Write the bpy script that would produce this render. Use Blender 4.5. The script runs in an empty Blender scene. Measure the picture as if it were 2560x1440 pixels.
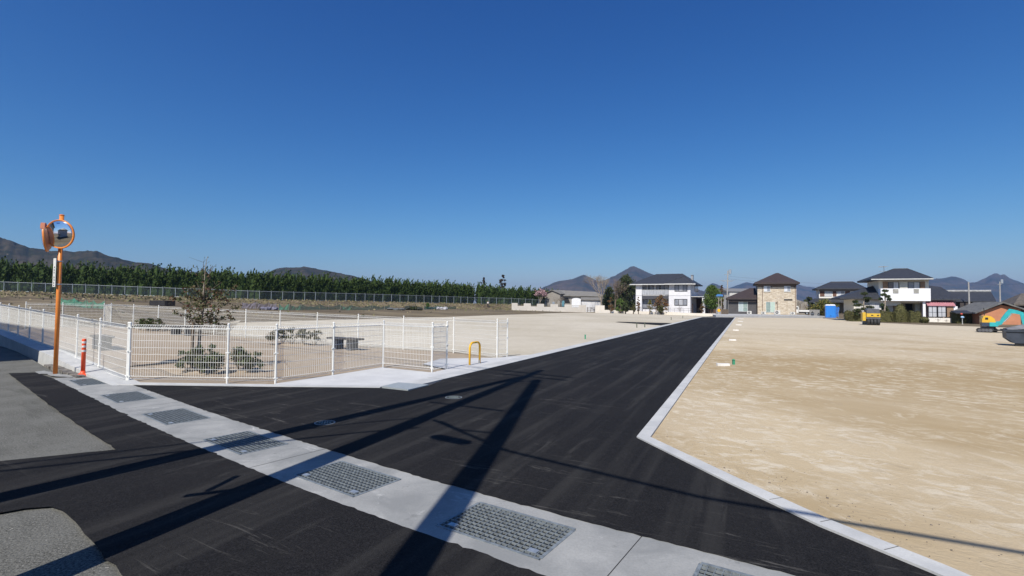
import bpy, math, random
from mathutils import Vector, Matrix, noise
from mathutils.geometry import tessellate_polygon
R = math.radians
rnd = random.Random(7)
col = bpy.context.scene.collection
sc = bpy.context.scene

# ------------------------------------------------------------------ camera
FPX = 1250.0; HC = 1.65; H0 = 762.0
PITCH = math.atan((H0-720)/FPX); ROLL = R(.65)
cd = bpy.data.cameras.new('camera'); cam = bpy.data.objects.new('camera', cd); col.objects.link(cam)
CR = Matrix.Rotation(math.pi/2+PITCH, 3, 'X') @ Matrix.Rotation(ROLL, 3, 'Z')
cam.matrix_world = Matrix.Translation((0, 0, HC)) @ CR.to_4x4()
cd.sensor_width = 36; cd.lens = 36*FPX/2560; cd.clip_start = .05; cd.clip_end = 20000
sc.camera = cam

# ------------------------------------------------------------------ light
SAZ, SEL = R(23), R(47)                      # shadows fall 23 deg right of straight ahead
SD = Vector((math.sin(SAZ)*math.cos(SEL), math.cos(SAZ)*math.cos(SEL), -math.sin(SEL)))
w = bpy.data.worlds.new('World'); sc.world = w; w.use_nodes = True
nt = w.node_tree; bg = nt.nodes['Background']
sk = nt.nodes.new('ShaderNodeTexSky'); sk.sky_type = 'NISHITA'; sk.sun_disc = False
sk.sun_elevation = SEL; sk.sun_rotation = math.pi+SAZ
sk.altitude = 0; sk.air_density = 1.0; sk.dust_density = 0.5; sk.ozone_density = 4.0
# grade the physical sky towards the deep winter blue of the photograph
SKS = .075; bg.inputs[1].default_value = SKS
sep = nt.nodes.new('ShaderNodeSeparateColor'); com = nt.nodes.new('ShaderNodeCombineColor'); nt.links.new(sk.outputs[0], sep.inputs[0])
for i_, (ex_, ga_) in enumerate(((1.95, 2.35), (1.36, 1.36), (.95, 1.16))):
    m1 = nt.nodes.new('ShaderNodeMath'); m1.operation = 'MULTIPLY'; m1.inputs[1].default_value = SKS; nt.links.new(sep.outputs[i_], m1.inputs[0])
    m2 = nt.nodes.new('ShaderNodeMath'); m2.operation = 'POWER'; m2.inputs[1].default_value = ex_; nt.links.new(m1.outputs[0], m2.inputs[0])
    m3 = nt.nodes.new('ShaderNodeMath'); m3.operation = 'MULTIPLY'; m3.inputs[1].default_value = ga_/SKS; nt.links.new(m2.outputs[0], m3.inputs[0]); nt.links.new(m3.outputs[0], com.inputs[i_])
nt.links.new(com.outputs[0], bg.inputs[0])
sl = bpy.data.lights.new('sun', 'SUN'); sl.energy = 5.0; sl.angle = R(.5); sl.color = (1, .95, .87)
so = bpy.data.objects.new('sun', sl); col.objects.link(so); so.rotation_euler = SD.to_track_quat('-Z', 'Y').to_euler()
sc.view_settings.view_transform = 'Standard'; sc.view_settings.look = 'None'
sc.view_settings.exposure = 0.2; sc.view_settings.gamma = 1
sc.render.use_motion_blur = False
try:
    sc.cycles.max_bounces = 6; sc.cycles.volume_bounces = 0; sc.cycles.transparent_max_bounces = 16
except Exception: pass

# ------------------------------------------------------------------ terrain maths
def interp(x, tab):
    if x <= tab[0][0]: return tab[0][1]
    for (a, b), (c, d) in zip(tab, tab[1:]):
        if x <= c: return b+(d-b)*(x-a)/(c-a)
    return tab[-1][1]
def clamp(v, a=0., b=1.): return max(a, min(b, v))
def smooth(v): v = clamp(v); return v*v*(3-2*v)
FENCE = [(-160, 69), (-93, 91), (-51, 100), (-34, 112), (-8.5, 133), (2, 137), (25, 150), (60, 175)]
BANK = [(-93, .56), (-51, .55), (-34, .9), (-8.5, 1.25), (10, 1.2), (30, 0)]
def T(x, y):
    dg = (x+8.35)*.63+(y-10.06)*.777
    a = .024*clamp(-x-8, 0, 95)*clamp((dg-.2)/1.5)
    b = .5*smooth((y-45)/55)*(1-smooth((x+5)/25))
    q = interp(x, FENCE)-y
    c = interp(x, BANK)*smooth((6-q)/5.)
    return a+b+c
def ray(px, py): return CR @ Vector(((px-1280)/FPX, (720-py)/FPX, -1))
def G(px, py, z=0.):
    d = ray(px, py); t = (z-HC)/d.z; return Vector((d.x*t, d.y*t, z))
def GT(px, py):
    d = ray(px, py); t = 1.; 
    while t < 400:
        if HC+d.z*t < T(d.x*t, d.y*t): break
        t *= 1.01
    a, b = t/1.01, t
    for _ in range(20):
        m = (a+b)/2
        if HC+d.z*m < T(d.x*m, d.y*m): b = m
        else: a = m
    return Vector((d.x*b, d.y*b, T(d.x*b, d.y*b)))
def PZ(px, py, Y):                            # point seen at this pixel, Y metres ahead
    d = ray(px, py); t = Y/d.y; return Vector((d.x*t, Y, HC+d.z*t))

# ------------------------------------------------------------------ object helpers
def tag(o, label=None, cat=None, group=None, kind=None):
    if label: o['label'] = label
    if cat: o['category'] = cat
    if group: o['group'] = group
    if kind: o['kind'] = kind
    return o
def empty(name, loc=(0, 0, 0), rz=0., label=None, cat=None, group=None):
    o = bpy.data.objects.new(name, None); col.objects.link(o); o.empty_display_size = .3
    o.matrix_world = Matrix.Translation(loc) @ Matrix.Rotation(rz, 4, 'Z')
    o.location = loc; o.rotation_euler = (0, 0, rz)
    return tag(o, label, cat, group)
def children(o): return [c for c in bpy.data.objects if c.parent == o]
def copy_tree(o, parent=None, kids=None):
    c = o.copy(); col.objects.link(c); c.parent = parent
    for ch in (kids if kids is not None else children(o)): copy_tree(ch, c)
    return c
class MB:
    def __init__(s): s.v = []; s.f = []
    def add(s, vs, fs):
        n = len(s.v); s.v += [tuple(p) for p in vs]; s.f += [tuple(i+n for i in f) for f in fs]; return s
    def box(s, x0, x1, y0, y1, z0, z1, M=None):
        vs = [Vector(p) for p in ((x0, y0, z0), (x1, y0, z0), (x1, y1, z0), (x0, y1, z0), (x0, y0, z1), (x1, y0, z1), (x1, y1, z1), (x0, y1, z1))]
        if M: vs = [M @ p for p in vs]
        return s.add(vs, [(0, 3, 2, 1), (4, 5, 6, 7), (0, 1, 5, 4), (1, 2, 6, 5), (2, 3, 7, 6), (3, 0, 4, 7)])
    def prism(s, pts, z0, z1):                # pts counter-clockwise (x,y)
        n = len(pts); vs = [(p[0], p[1], z0) for p in pts]+[(p[0], p[1], z1) for p in pts]
        return s.add(vs, [tuple(range(n-1, -1, -1)), tuple(range(n, 2*n))]+[(i, (i+1) % n, (i+1) % n+n, i+n) for i in range(n)])
    def extr(s, pts, y0, y1, M=None):         # profile in x,z extruded along y
        n = len(pts); vs = [Vector((p[0], y0, p[1])) for p in pts]+[Vector((p[0], y1, p[1])) for p in pts]
        if M: vs = [M @ p for p in vs]
        return s.add(vs, [tuple(range(n)), tuple(range(2*n-1, n-1, -1))]+[(i+n, (i+1) % n+n, (i+1) % n, i) for i in range(n)])
    def tube(s, p0, p1, r0, r1=None, n=6, cap=True):
        p0, p1 = Vector(p0), Vector(p1); r1 = r0 if r1 is None else r1
        d = (p1-p0)
        if d.length < 1e-6: return s
        d.normalize(); a = d.orthogonal().normalized(); b = d.cross(a)
        vs = []
        for p, r in ((p0, r0), (p1, r1)):
            for i in range(n):
                t = 2*math.pi*(i+.5)/n; vs.append(p+a*(r*math.cos(t))+b*(r*math.sin(t)))
        fs = [(i, (i+1) % n, (i+1) % n+n, i+n) for i in range(n)]
        if cap: fs += [tuple(range(n-1, -1, -1)), tuple(range(n, 2*n))]
        return s.add(vs, fs)
    def path(s, pts, r, n=6):
        for a, b in zip(pts, pts[1:]): s.tube(a, b, r, r, n)
        return s
    def sweep(s, pts, r, n=10):               # one smooth bent tube
        pts = [Vector(p) for p in pts]; rings = []; up = None
        for i, p in enumerate(pts):
            d = (pts[min(i+1, len(pts)-1)]-pts[max(i-1, 0)]).normalized()
            if up is None: up = d.orthogonal().normalized()
            a = (up-d*up.dot(d)).normalized(); up = a; b = d.cross(a)
            rr = r[i] if isinstance(r, (list, tuple)) else r
            rings.append([p+a*(rr*math.cos(2*math.pi*k/n))+b*(rr*math.sin(2*math.pi*k/n)) for k in range(n)])
        vs = [q for ring in rings for q in ring]
        fs = [(i*n+k, i*n+(k+1) % n, (i+1)*n+(k+1) % n, (i+1)*n+k) for i in range(len(pts)-1) for k in range(n)]
        fs += [tuple(range(n-1, -1, -1)), tuple(range(len(vs)-n, len(vs)))]
        return s.add(vs, fs)
    def lathe(s, prof, n=16, M=None):         # prof [(r,z)]
        vs = []
        for r, z in prof:
            for k in range(n):
                p = Vector((r*math.cos(2*math.pi*k/n), r*math.sin(2*math.pi*k/n), z)); vs.append(M @ p if M else p)
        m = len(prof)
        fs = [(i*n+k, i*n+(k+1) % n, (i+1)*n+(k+1) % n, (i+1)*n+k) for i in range(m-1) for k in range(n)]
        if prof[0][0] > 1e-4: fs.append(tuple(range(n-1, -1, -1)))
        if prof[-1][0] > 1e-4: fs.append(tuple(range((m-1)*n, m*n)))
        return s.add(vs, fs)
    def blob(s, c, r, n=8, m=6, jit=.12, rr=rnd):
        c = Vector(c); rings = []; vs = [c+Vector((0, 0, -r[2]))]
        for i in range(1, m):
            t = math.pi*i/m
            for k in range(n):
                a = 2*math.pi*k/n; j = 1+rr.uniform(-jit, jit)
                vs.append(c+Vector((r[0]*math.sin(t)*math.cos(a)*j, r[1]*math.sin(t)*math.sin(a)*j, -r[2]*math.cos(t)*j)))
        vs.append(c+Vector((0, 0, r[2]))); L = len(vs)-1
        fs = [(0, 1+(k+1) % n, 1+k) for k in range(n)]
        for i in range(m-2):
            for k in range(n): a = 1+i*n; fs.append((a+k, a+(k+1) % n, a+n+(k+1) % n, a+n+k))
        a = 1+(m-2)*n; fs += [(a+k, a+(k+1) % n, L) for k in range(n)]
        return s.add(vs, fs)
    def leaf(s, p, l, wd, d=None, rr=rnd):
        p = Vector(p)
        if d is None: d = Vector((rr.gauss(0, 1), rr.gauss(0, 1), rr.gauss(0, 1)))
        d = d.normalized(); a = d.cross(Vector((rr.gauss(0, 1), rr.gauss(0, 1), rr.gauss(0, 1)))).normalized()
        return s.add([p-d*l*.5, p+a*wd*.5, p+d*l*.5, p-a*wd*.5], [(0, 1, 2, 3)])
    def cloud(s, c, r, n, l, wd, surf=.5, rr=rnd, up=0.):
        for _ in range(n):
            q = Vector((rr.gauss(0, 1), rr.gauss(0, 1), rr.gauss(0, 1))).normalized()
            k = rr.random()**surf
            p = Vector((c[0]+q.x*r[0]*k, c[1]+q.y*r[1]*k, c[2]+q.z*r[2]*k))
            d = Vector((rr.gauss(0, 1), rr.gauss(0, 1), rr.gauss(0, 1)+up))
            s.leaf(p, l*rr.uniform(.6, 1.3), wd*rr.uniform(.6, 1.3), d, rr)
        return s
    def build(s, name, m, parent=None, smooth_=False, world=False):
        me = bpy.data.meshes.new(name); vs = s.v
        if world and parent is not None:
            top = parent
            while top.parent: top = top.parent
            inv = (Matrix.Translation(top.location) @ top.rotation_euler.to_matrix().to_4x4()).inverted()
            vs = [inv @ Vector(p) for p in vs]
        me.from_pydata([tuple(p) for p in vs], [], s.f); me.update()
        if m: me.materials.append(m)
        if smooth_: me.polygons.foreach_set('use_smooth', [True]*len(me.polygons))
        o = bpy.data.objects.new(name, me); col.objects.link(o); o.parent = parent
        return o

# ------------------------------------------------------------------ materials
MATS = {}
def mat(name, c1, c2=None, rough=.8, scale=3., metal=0., bump=0., bscale=None, detail=5., stretch=None, spec=.5, lo=.4, hi=.6):
    if name in MATS: return MATS[name]
    m = bpy.data.materials.new(name); m.use_nodes = True; n = m.node_tree.nodes; L = m.node_tree.links
    b = n['Principled BSDF']; b.inputs['Roughness'].default_value = rough; b.inputs['Metallic'].default_value = metal
    b.inputs['Specular IOR Level'].default_value = spec
    c2 = c2 or tuple(x*.8 for x in c1)
    tc = n.new('ShaderNodeTexCoord'); mp = n.new('ShaderNodeMapping'); L.new(tc.outputs['Object'], mp.inputs[0])
    if stretch: mp.inputs['Scale'].default_value = stretch
    nz = n.new('ShaderNodeTexNoise'); nz.inputs['Scale'].default_value = scale; nz.inputs['Detail'].default_value = detail
    nz.inputs['Roughness'].default_value = .65
    L.new(mp.outputs[0], nz.inputs['Vector'])
    rp = n.new('ShaderNodeValToRGB'); rp.color_ramp.elements[0].position = lo; rp.color_ramp.elements[1].position = hi
    rp.color_ramp.elements[0].color = (*c2, 1); rp.color_ramp.elements[1].color = (*c1, 1)
    L.new(nz.outputs['Fac'], rp.inputs[0]); L.new(rp.outputs[0], b.inputs['Base Color'])
    if bump:
        n2 = n.new('ShaderNodeTexNoise'); n2.inputs['Scale'].default_value = bscale or scale*6; n2.inputs['Detail'].default_value = 4
        L.new(mp.outputs[0], n2.inputs['Vector'])
        bp = n.new('ShaderNodeBump'); bp.inputs['Strength'].default_value = bump; bp.inputs['Distance'].default_value = .02
        L.new(n2.outputs['Fac'], bp.inputs['Height']); L.new(bp.outputs[0], b.inputs['Normal'])
    MATS[name] = m; return m
def leafmat(name, cols, rough=.7, transl=.0):
    if name in MATS: return MATS[name]
    m = bpy.data.materials.new(name); m.use_nodes = True; n = m.node_tree.nodes; L = m.node_tree.links
    b = n['Principled BSDF']; b.inputs['Roughness'].default_value = rough; b.inputs['Specular IOR Level'].default_value = .25
    g = n.new('ShaderNodeNewGeometry'); rp = n.new('ShaderNodeValToRGB'); cr = rp.color_ramp
    cr.elements[0].color = (*cols[0], 1); cr.elements[1].color = (*cols[-1], 1)
    for i, c in enumerate(cols[1:-1]):
        e = cr.elements.new((i+1)/(len(cols)-1)); e.color = (*c, 1)
    L.new(g.outputs['Random Per Island'], rp.inputs[0]); L.new(rp.outputs[0], b.inputs['Base Color'])
    MATS[name] = m; return m
class NG:                                     # tiny node-graph helper for the ground materials
    def __init__(s, name, rough=.9, spec=.3):
        s.m = bpy.data.materials.new(name); s.m.use_nodes = True; s.n = s.m.node_tree.nodes; s.L = s.m.node_tree.links
        s.b = s.n['Principled BSDF']; s.b.inputs['Roughness'].default_value = rough; s.b.inputs['Specular IOR Level'].default_value = spec
        s.tc = s.n.new('ShaderNodeTexCoord')
    def co(s, scale=(1, 1, 1), rot=0.):
        mp = s.n.new('ShaderNodeMapping'); mp.inputs['Scale'].default_value = scale; mp.inputs['Rotation'].default_value = (0, 0, rot)
        mp0 = s.n.new('ShaderNodeMapping'); mp0.inputs['Rotation'].default_value = (0, 0, rot)
        s.L.new(s.tc.outputs['Object'], mp0.inputs[0]); mp.inputs['Rotation'].default_value = (0, 0, 0); s.L.new(mp0.outputs[0], mp.inputs[0])
        return mp.outputs[0]
    def noise(s, v, scale, detail=5, rough=.6, dist=0.):
        z = s.n.new('ShaderNodeTexNoise'); z.inputs['Scale'].default_value = scale; z.inputs['Detail'].default_value = detail
        z.inputs['Roughness'].default_value = rough; z.inputs['Distortion'].default_value = dist; s.L.new(v, z.inputs['Vector']); return z.outputs['Fac']
    def ramp(s, f, a, b, lo=0., hi=1.):
        r = s.n.new('ShaderNodeMapRange'); r.inputs[1].default_value = a; r.inputs[2].default_value = b
        r.inputs[3].default_value = lo; r.inputs[4].default_value = hi; s.L.new(f, r.inputs[0]); return r.outputs[0]
    def mul(s, a, b):
        r = s.n.new('ShaderNodeMath'); r.operation = 'MULTIPLY'
        for i, q in enumerate((a, b)):
            if isinstance(q, (int, float)): r.inputs[i].default_value = q
            else: s.L.new(q, r.inputs[i])
        return r.outputs[0]
    def mix(s, f, a, b):
        r = s.n.new('ShaderNodeMix'); r.data_type = 'RGBA'
        if isinstance(f, (int, float)): r.inputs[0].default_value = f
        else: s.L.new(f, r.inputs[0])
        for i, q in ((6, a), (7, b)):
            if isinstance(q, tuple): r.inputs[i].default_value = (*q, 1)
            else: s.L.new(q, r.inputs[i])
        return r.outputs[2]
    def bump(s, h, st, dist=.01):
        b = s.n.new('ShaderNodeBump'); b.inputs['Strength'].default_value = st; b.inputs['Distance'].default_value = dist
        s.L.new(h, b.inputs['Height']); s.L.new(b.outputs[0], s.b.inputs['Normal'])
    def out(s, c): s.L.new(c, s.b.inputs['Base Color']); return s.m
RD = math.atan2(.9077, .4195)                  # direction of the new road
def mk_asphalt():
    g = NG('new_asphalt', .93, .12); v = g.co(); fine = g.noise(v, 90, 4, .7)
    c = g.mix(g.ramp(fine, .35, .68), (.003, .003, .0035), (.030, .029, .030)); c = g.mix(g.ramp(g.noise(v, 22, 3, .6), .35, .65, 0, .5), c, (.009, .009, .010))
    c = g.mix(g.ramp(g.noise(v, .55, 4), .42, .68, 0, .55), c, (.020, .019, .019))
    st = g.co((3.2, .45, 1), -RD+math.pi/2)
    sc1 = g.mul(g.ramp(g.noise(st, 1.6, 8, .72, .8), .55, .68), g.ramp(g.noise(v, .5, 3), .42, .58))
    c = g.mix(g.mul(sc1, .22), c, (.12, .115, .105)); c = g.mix(g.mul(g.ramp(g.noise(g.co((3.2, .10, 1), -RD+math.pi/2), 1.3, 4, .5), .50, .66), .35), c, (.050, .048, .045))
    sc2 = g.mul(g.ramp(g.noise(g.co((.5, 4, 1), .5), 2.2, 8, .75, 1.2), .575, .66), g.ramp(g.noise(v, .33, 2), .46, .56))
    c = g.mix(g.mul(sc2, .32), c, (.2, .19, .17))
    c = g.mix(g.ramp(g.noise(v, 240, 2), .74, .8, 0, .5), c, (.16, .155, .15))
    g.bump(g.noise(v, 130, 3), .6, .008); return g.out(c)
def mk_old():
    g = NG('old_asphalt', .95, .12); v = g.co()
    c = g.mix(g.ramp(g.noise(v, 60, 5, .8), .40, .60), (.050, .050, .045), (.215, .212, .190))
    c = g.mix(g.ramp(g.noise(v, 1.3, 6, .7), .42, .60, 0, .6), c, (.175, .174, .158))
    c = g.mix(g.ramp(g.noise(g.co((.6, 3, 1), .6), .9, 7, .7), .52, .66, 0, .6), c, (.075, .075, .066))
    c = g.mix(g.ramp(g.noise(v, 38, 3), .66, .70, 0, .9), c, (.035, .035, .032))
    c = g.mix(g.ramp(g.noise(v, 30, 3, .5), .69, .72, 0, .8), c, (.36, .35, .32))
    g.bump(g.noise(v, 70, 4, .7), .9, .012); return g.out(c)
def mk_conc(name, a, b, stain=.35):
    g = NG(name, .88, .3); v = g.co()
    c = g.mix(g.ramp(g.noise(v, 1.7, 7, .62, .4), .38, .64), b, a)
    c = g.mix(g.ramp(g.noise(v, 60, 4), .35, .7, 0, .35), c, tuple(x*.8 for x in b))
    c = g.mix(g.mul(g.ramp(g.noise(v, 3.1, 7, .7, .8), .60, .70), stain), c, tuple(min(.8, x*1.35) for x in a))
    c = g.mix(g.mul(g.ramp(g.noise(v, 5, 6, .7), .62, .72), stain), c, tuple(x*.6 for x in b))
    g.bump(g.noise(v, 45, 4), .2, .005); return g.out(c)
def mk_sand(name, light, base, dark, ochre, k=1., rot=0., patch=None, far=None):
    g = NG(name, .95, .15); v = g.co()
    lo = g.noise(g.co((1, .35, 1), rot), .11, 5, .6, .6)
    c = g.mix(g.ramp(lo, .40, .60), base, dark)
    c = g.mix(g.mul(g.ramp(g.noise(g.co((.35, 1, 1), rot+.3), .13, 5, .6, .8), .47, .60), .9*k), c, ochre)
    if patch:                                  # damp ochre area and drier, paler far part of the lot
        (cx, cy, rx, ry, rt) = patch; m1 = g.n.new('ShaderNodeMapping'); m1.vector_type = 'TEXTURE'; m1.inputs['Location'].default_value = (cx, cy, 0); m1.inputs['Rotation'].default_value = (0, 0, rt); m1.inputs['Scale'].default_value = (rx, ry, 1)
        g.L.new(g.tc.outputs['Object'], m1.inputs[0]); ln = g.n.new('ShaderNodeVectorMath'); ln.operation = 'LENGTH'; g.L.new(m1.outputs[0], ln.inputs[0])
        ad = g.n.new('ShaderNodeMath'); ad.operation = 'ADD'; g.L.new(ln.outputs['Value'], ad.inputs[0]); g.L.new(g.ramp(g.noise(g.co((.5, 1, 1), rot), .35, 6, .65, .8), .3, .7, -.45, .45), ad.inputs[1])
        c = g.mix(g.ramp(ad.outputs[0], 1.2, .5, 0, .95), c, ochre)
        sx_ = g.n.new('ShaderNodeSeparateXYZ'); g.L.new(g.tc.outputs['Object'], sx_.inputs[0]); c = g.mix(g.ramp(sx_.outputs['Y'], 18, 42, 0, .8), c, far)
    # pressed pale crusts, rough edged and streaked
    crust = g.mul(g.ramp(g.noise(g.co((1, 1.7, 1), rot), 3.0, 9, .72, .7), .50, .60), g.ramp(g.noise(v, .42, 4, .6), .40, .56))
    c = g.mix(g.mul(crust, .75*k), c, light)
    c = g.mix(g.mul(g.ramp(g.noise(g.co((1, 2.2, 1), rot+.9), 1.4, 8, .72, .8), .54, .64), .45*k), c, light)
    c = g.mix(g.mul(g.ramp(g.noise(g.co((1, 2.0, 1), rot+.2), 2.3, 8, .74, .5), .57, .66), .5*k), c, tuple(x*.78 for x in dark))
    c = g.mix(g.ramp(g.noise(v, 85, 4, .7), .34, .7, .0, .30), c, tuple(x*.72 for x in dark))
    c = g.mix(g.ramp(g.noise(v, 26, 3), .735, .76, 0, .6), c, (.16, .13, .10))
    g.bump(g.noise(g.co((1, 2, 1), rot), 11, 8, .75), .6, .03); return g.out(c)
def mk_field():
    g = NG('field_soil', .98, .1); v = g.co()
    c = g.mix(g.ramp(g.noise(g.co((.35, 1.4, 1), .35), .12, 5, .6, .6), .42, .58), (.10, .078, .055), (.20, .16, .105))
    c = g.mix(g.ramp(g.noise(g.co((.25, 1.6, 1), .38), .5, 6, .65), .5, .66, 0, .7), c, (.27, .225, .14))
    c = g.mix(g.ramp(g.noise(g.co((.3, 1.5, 1), .35), .9, 5), .56, .7, 0, .5), c, (.085, .09, .04))
    c = g.mix(g.ramp(g.noise(v, 9, 5), .45, .7, 0, .5), c, (.07, .055, .042))
    g.bump(g.noise(v, 5, 6), .6, .1); return g.out(c)
def mk_mount(name, a, b, rock, s):
    g = NG(name, 1., .0); v = g.co()
    c = g.mix(g.ramp(g.noise(v, s*1.6, 8, .72), .43, .57), a, b)
    c = g.mix(g.ramp(g.noise(v, s*5, 5, .7), .45, .68, 0, .7), c, tuple(x*.4 for x in a))
    c = g.mix(g.ramp(g.noise(g.co((1, 1, .5)), s*1.7, 7, .72), .655, .71, 0, .7), c, rock)
    return g.out(c)
ASPH = mk_asphalt(); OLD = mk_old()
CONC = mk_conc('gutter_concrete', (.36, .36, .345), (.235, .24, .235), .7)
KERB = mk_conc('kerb_concrete', (.55, .55, .53), (.43, .435, .43), .3)
APRON = mk_conc('apron_concrete', (.58, .58, .57), (.50, .50, .495), .15)
SANDL = mk_sand('cream_fill', (.65, .60, .50), (.56, .505, .405), (.47, .415, .32), (.44, .385, .28), .6)
SANDR = mk_sand('sandy_fill', (.68, .61, .48), (.56, .455, .30), (.46, .37, .25), (.375, .275, .145), 1., .6, (11.0, 12.6, 9.5, 5.8, -.45), (.56, .49, .37))
SANDP = mk_sand('park_sand', (.50, .44, .36), (.40, .33, .25), (.31, .245, .175), (.30, .22, .14), .6, -.5)
FIELD = mk_field()
WHITE = mat('white_powder_coat', (.80, .80, .76), (.74, .74, .70), .45, 6)
WPAINT = mat('white_plaster', (.78, .75, .69), (.70, .67, .61), .9, 2, bump=.15)
ORANGE = mat('orange_paint', (.82, .27, .05), (.74, .23, .045), .4, 12)
ORED = mat('orange_red_plastic', (.85, .10, .03), (.78, .08, .02), .45, 9)
YEL = mat('yellow_paint', (.85, .46, .02), (.78, .40, .02), .4, 9)
STEEL = mat('galvanised_steel', (.50, .54, .56), (.38, .42, .44), .45, 20, metal=.6)
GRATE = mat('grate_steel', (.26, .29, .30), (.17, .19, .20), .55, 20, metal=.3)
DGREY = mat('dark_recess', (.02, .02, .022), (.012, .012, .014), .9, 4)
BLACK = mat('black_rubber', (.02, .02, .02), (.012, .012, .012), .7, 8)
BARK = mat('bark', (.16, .125, .09), (.08, .06, .045), .95, 9, bump=.6)
BARKP = mat('pale_bark', (.34, .29, .23), (.2, .165, .13), .95, 9, bump=.6)
GLASS = mat('window_glass', (.34, .38, .42), (.24, .27, .31), .12, .8, spec=.8)
GLASSD = mat('dark_window_glass', (.05, .06, .075), (.03, .035, .045), .1, .8, spec=.8)
CURT = mat('curtained_glass', (.55, .56, .58), (.44, .45, .48), .25, 1.2, spec=.6, stretch=(6, 1, .3))
FRAMEB = mat('dark_window_frame', (.03, .03, .032), None, .5)
FRAMEW = mat('light_window_frame', (.62, .62, .60), None, .5)
TILE = mat('dark_roof_tile', (.040, .043, .052), (.024, .026, .032), .6, 3, bump=.3, stretch=(3, .6, .6))
TILEB = mat('brown_slate_roof', (.050, .034, .032), (.034, .024, .023), .7, 3, bump=.2)
PGREY = mat('pole_concrete', (.36, .35, .33), (.28, .27, .26), .9, 4)

# ------------------------------------------------------------------ sheets on the ground
import bmesh
def jag(pts, step, amp, rr):
    out = []
    n = len(pts)
    for i in range(n):
        a, b = Vector(pts[i]), Vector(pts[(i+1) % n]); L = (b-a).length; k = max(1, min(400, int(L/step)))
        nn = Vector((-(b-a).y, (b-a).x)).normalized() if L else Vector((0, 0))
        for j in range(k):
            p = a+(b-a)*(j/k)
            if j: p = p+nn*rr.gauss(0, amp)
            out.append((p.x, p.y))
    return out
def sheet(name, pts, off, m, step=0, tz=True, kind='structure', parent=None):
    bm = bmesh.new()
    bv = [bm.verts.new((p[0], p[1], 0)) for p in pts]
    for tr in tessellate_polygon([[Vector((p[0], p[1], 0)) for p in pts]]):
        try: bm.faces.new([bv[i] for i in tr])
        except ValueError: pass
    if step:
        xs = [p[0] for p in pts]; ys = [p[1] for p in pts]
        for lo_, hi_, ax in ((min(xs), max(xs), (1, 0, 0)), (min(ys), max(ys), (0, 1, 0))):
            k = math.floor(lo_/step)+1
            while k*step < hi_:
                co = Vector(ax)*(k*step)
                bmesh.ops.bisect_plane(bm, geom=bm.verts[:]+bm.edges[:]+bm.faces[:], plane_co=co, plane_no=ax); k += 1
    for v in bm.verts: v.co.z = (T(v.co.x, v.co.y) if tz else 0)+off
    bmesh.ops.recalc_face_normals(bm, faces=bm.faces[:])
    if sum(f.normal.z for f in bm.faces) < 0: bmesh.ops.reverse_faces(bm, faces=bm.faces[:])
    me = bpy.data.meshes.new(name); bm.to_mesh(me); bm.free(); me.materials.append(m)
    o = bpy.data.objects.new(name, me); col.objects.link(o); o.parent = parent
    if kind: o['kind'] = kind
    return o
g2 = lambda px, py: tuple(G(px, py))[:2]
gt2 = lambda px, py: tuple(GT(px, py))[:2]
# gutter run: centres of the gratings on the ground
GC = [(-8.42, 10.10), (-6.50, 8.55), (-4.76, 7.165), (-3.10, 5.90), (-1.532, 4.752), (-.026, 3.733), (1.46, 2.80), (2.95, 1.88), (4.45, .97)]
GL = [1.04, 1.02, 1.0, .95, .91, .89, .89, .89, .89]
GC = [Vector(p) for p in GC]
def gtan(i):
    a = GC[max(i-1, 0)]; b = GC[min(i+1, len(GC)-1)]; return (b-a).normalized()
HW, HH, ZC = .43, .272, .014
secs = []
for i, c in enumerate(GC):
    t = gtan(i); nn = Vector((-t.y, t.x))
    if i == 0: secs.append((c-t*1.05, nn, 0))
    secs.append((c-t*GL[i]/2, nn, 1)); secs.append((c+t*GL[i]/2, nn, 0))
t = gtan(8); secs.append((GC[8]+t*6, Vector((-t.y, t.x)), 0))
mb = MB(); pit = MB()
def cross(c, nn): return [c-nn*HW, c-nn*HH, c+nn*HH, c+nn*HW]
for (c0, n0, k0), (c1, n1, k1) in zip(secs, secs[1:]):
    a, b = cross(c0, n0), cross(c1, n1)
    if k0:                                     # a grating sits here: two rails, an open pit between
        for i in (0, 2):
            mb.add([(*a[i], ZC), (*b[i], ZC), (*b[i+1], ZC), (*a[i+1], ZC)], [(0, 1, 2, 3)])
        P = [a[1], b[1], b[2], a[2]]
        for i in range(4):
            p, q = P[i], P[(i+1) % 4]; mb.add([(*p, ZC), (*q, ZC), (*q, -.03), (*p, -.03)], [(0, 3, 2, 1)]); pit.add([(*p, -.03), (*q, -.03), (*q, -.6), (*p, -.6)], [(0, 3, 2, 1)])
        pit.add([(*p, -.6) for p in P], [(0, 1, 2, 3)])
    else:
        k = 4
        for j in range(k):
            lerp = lambda u, v, f: u+(v-u)*f
            A = [lerp(u, v, j/k) for u, v in zip(a, b)]; B = [lerp(u, v, (j+1)/k) for u, v in zip(a, b)]
            mb.add([(*A[0], ZC), (*B[0], ZC), (*B[3], ZC), (*A[3], ZC)], [(0, 1, 2, 3)])
for side in (0, 3):
    for (c0, n0, _), (c1, n1, _) in zip(secs, secs[1:]):
        a, b = cross(c0, n0)[side], cross(c1, n1)[side]
        mb.add([(*a, ZC), (*b, ZC), (*b, -.3), (*a, -.3)], [(0, 3, 2, 1) if side == 0 else (0, 1, 2, 3)])
a = cross(*secs[0][:2]); mb.add([(*a[0], ZC), (*a[3], ZC), (*a[3], -.3), (*a[0], -.3)], [(0, 1, 2, 3)])
tag(mb.build('gutter_channel', CONC), kind='structure'); tag(pit.build('gutter_bed', mat('gutter_pit_shade', (.035, .033, .03), (.018, .018, .017), .6, 6)), kind='structure')  # pit sides and floor coloured near black for the shade under the gratings
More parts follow.
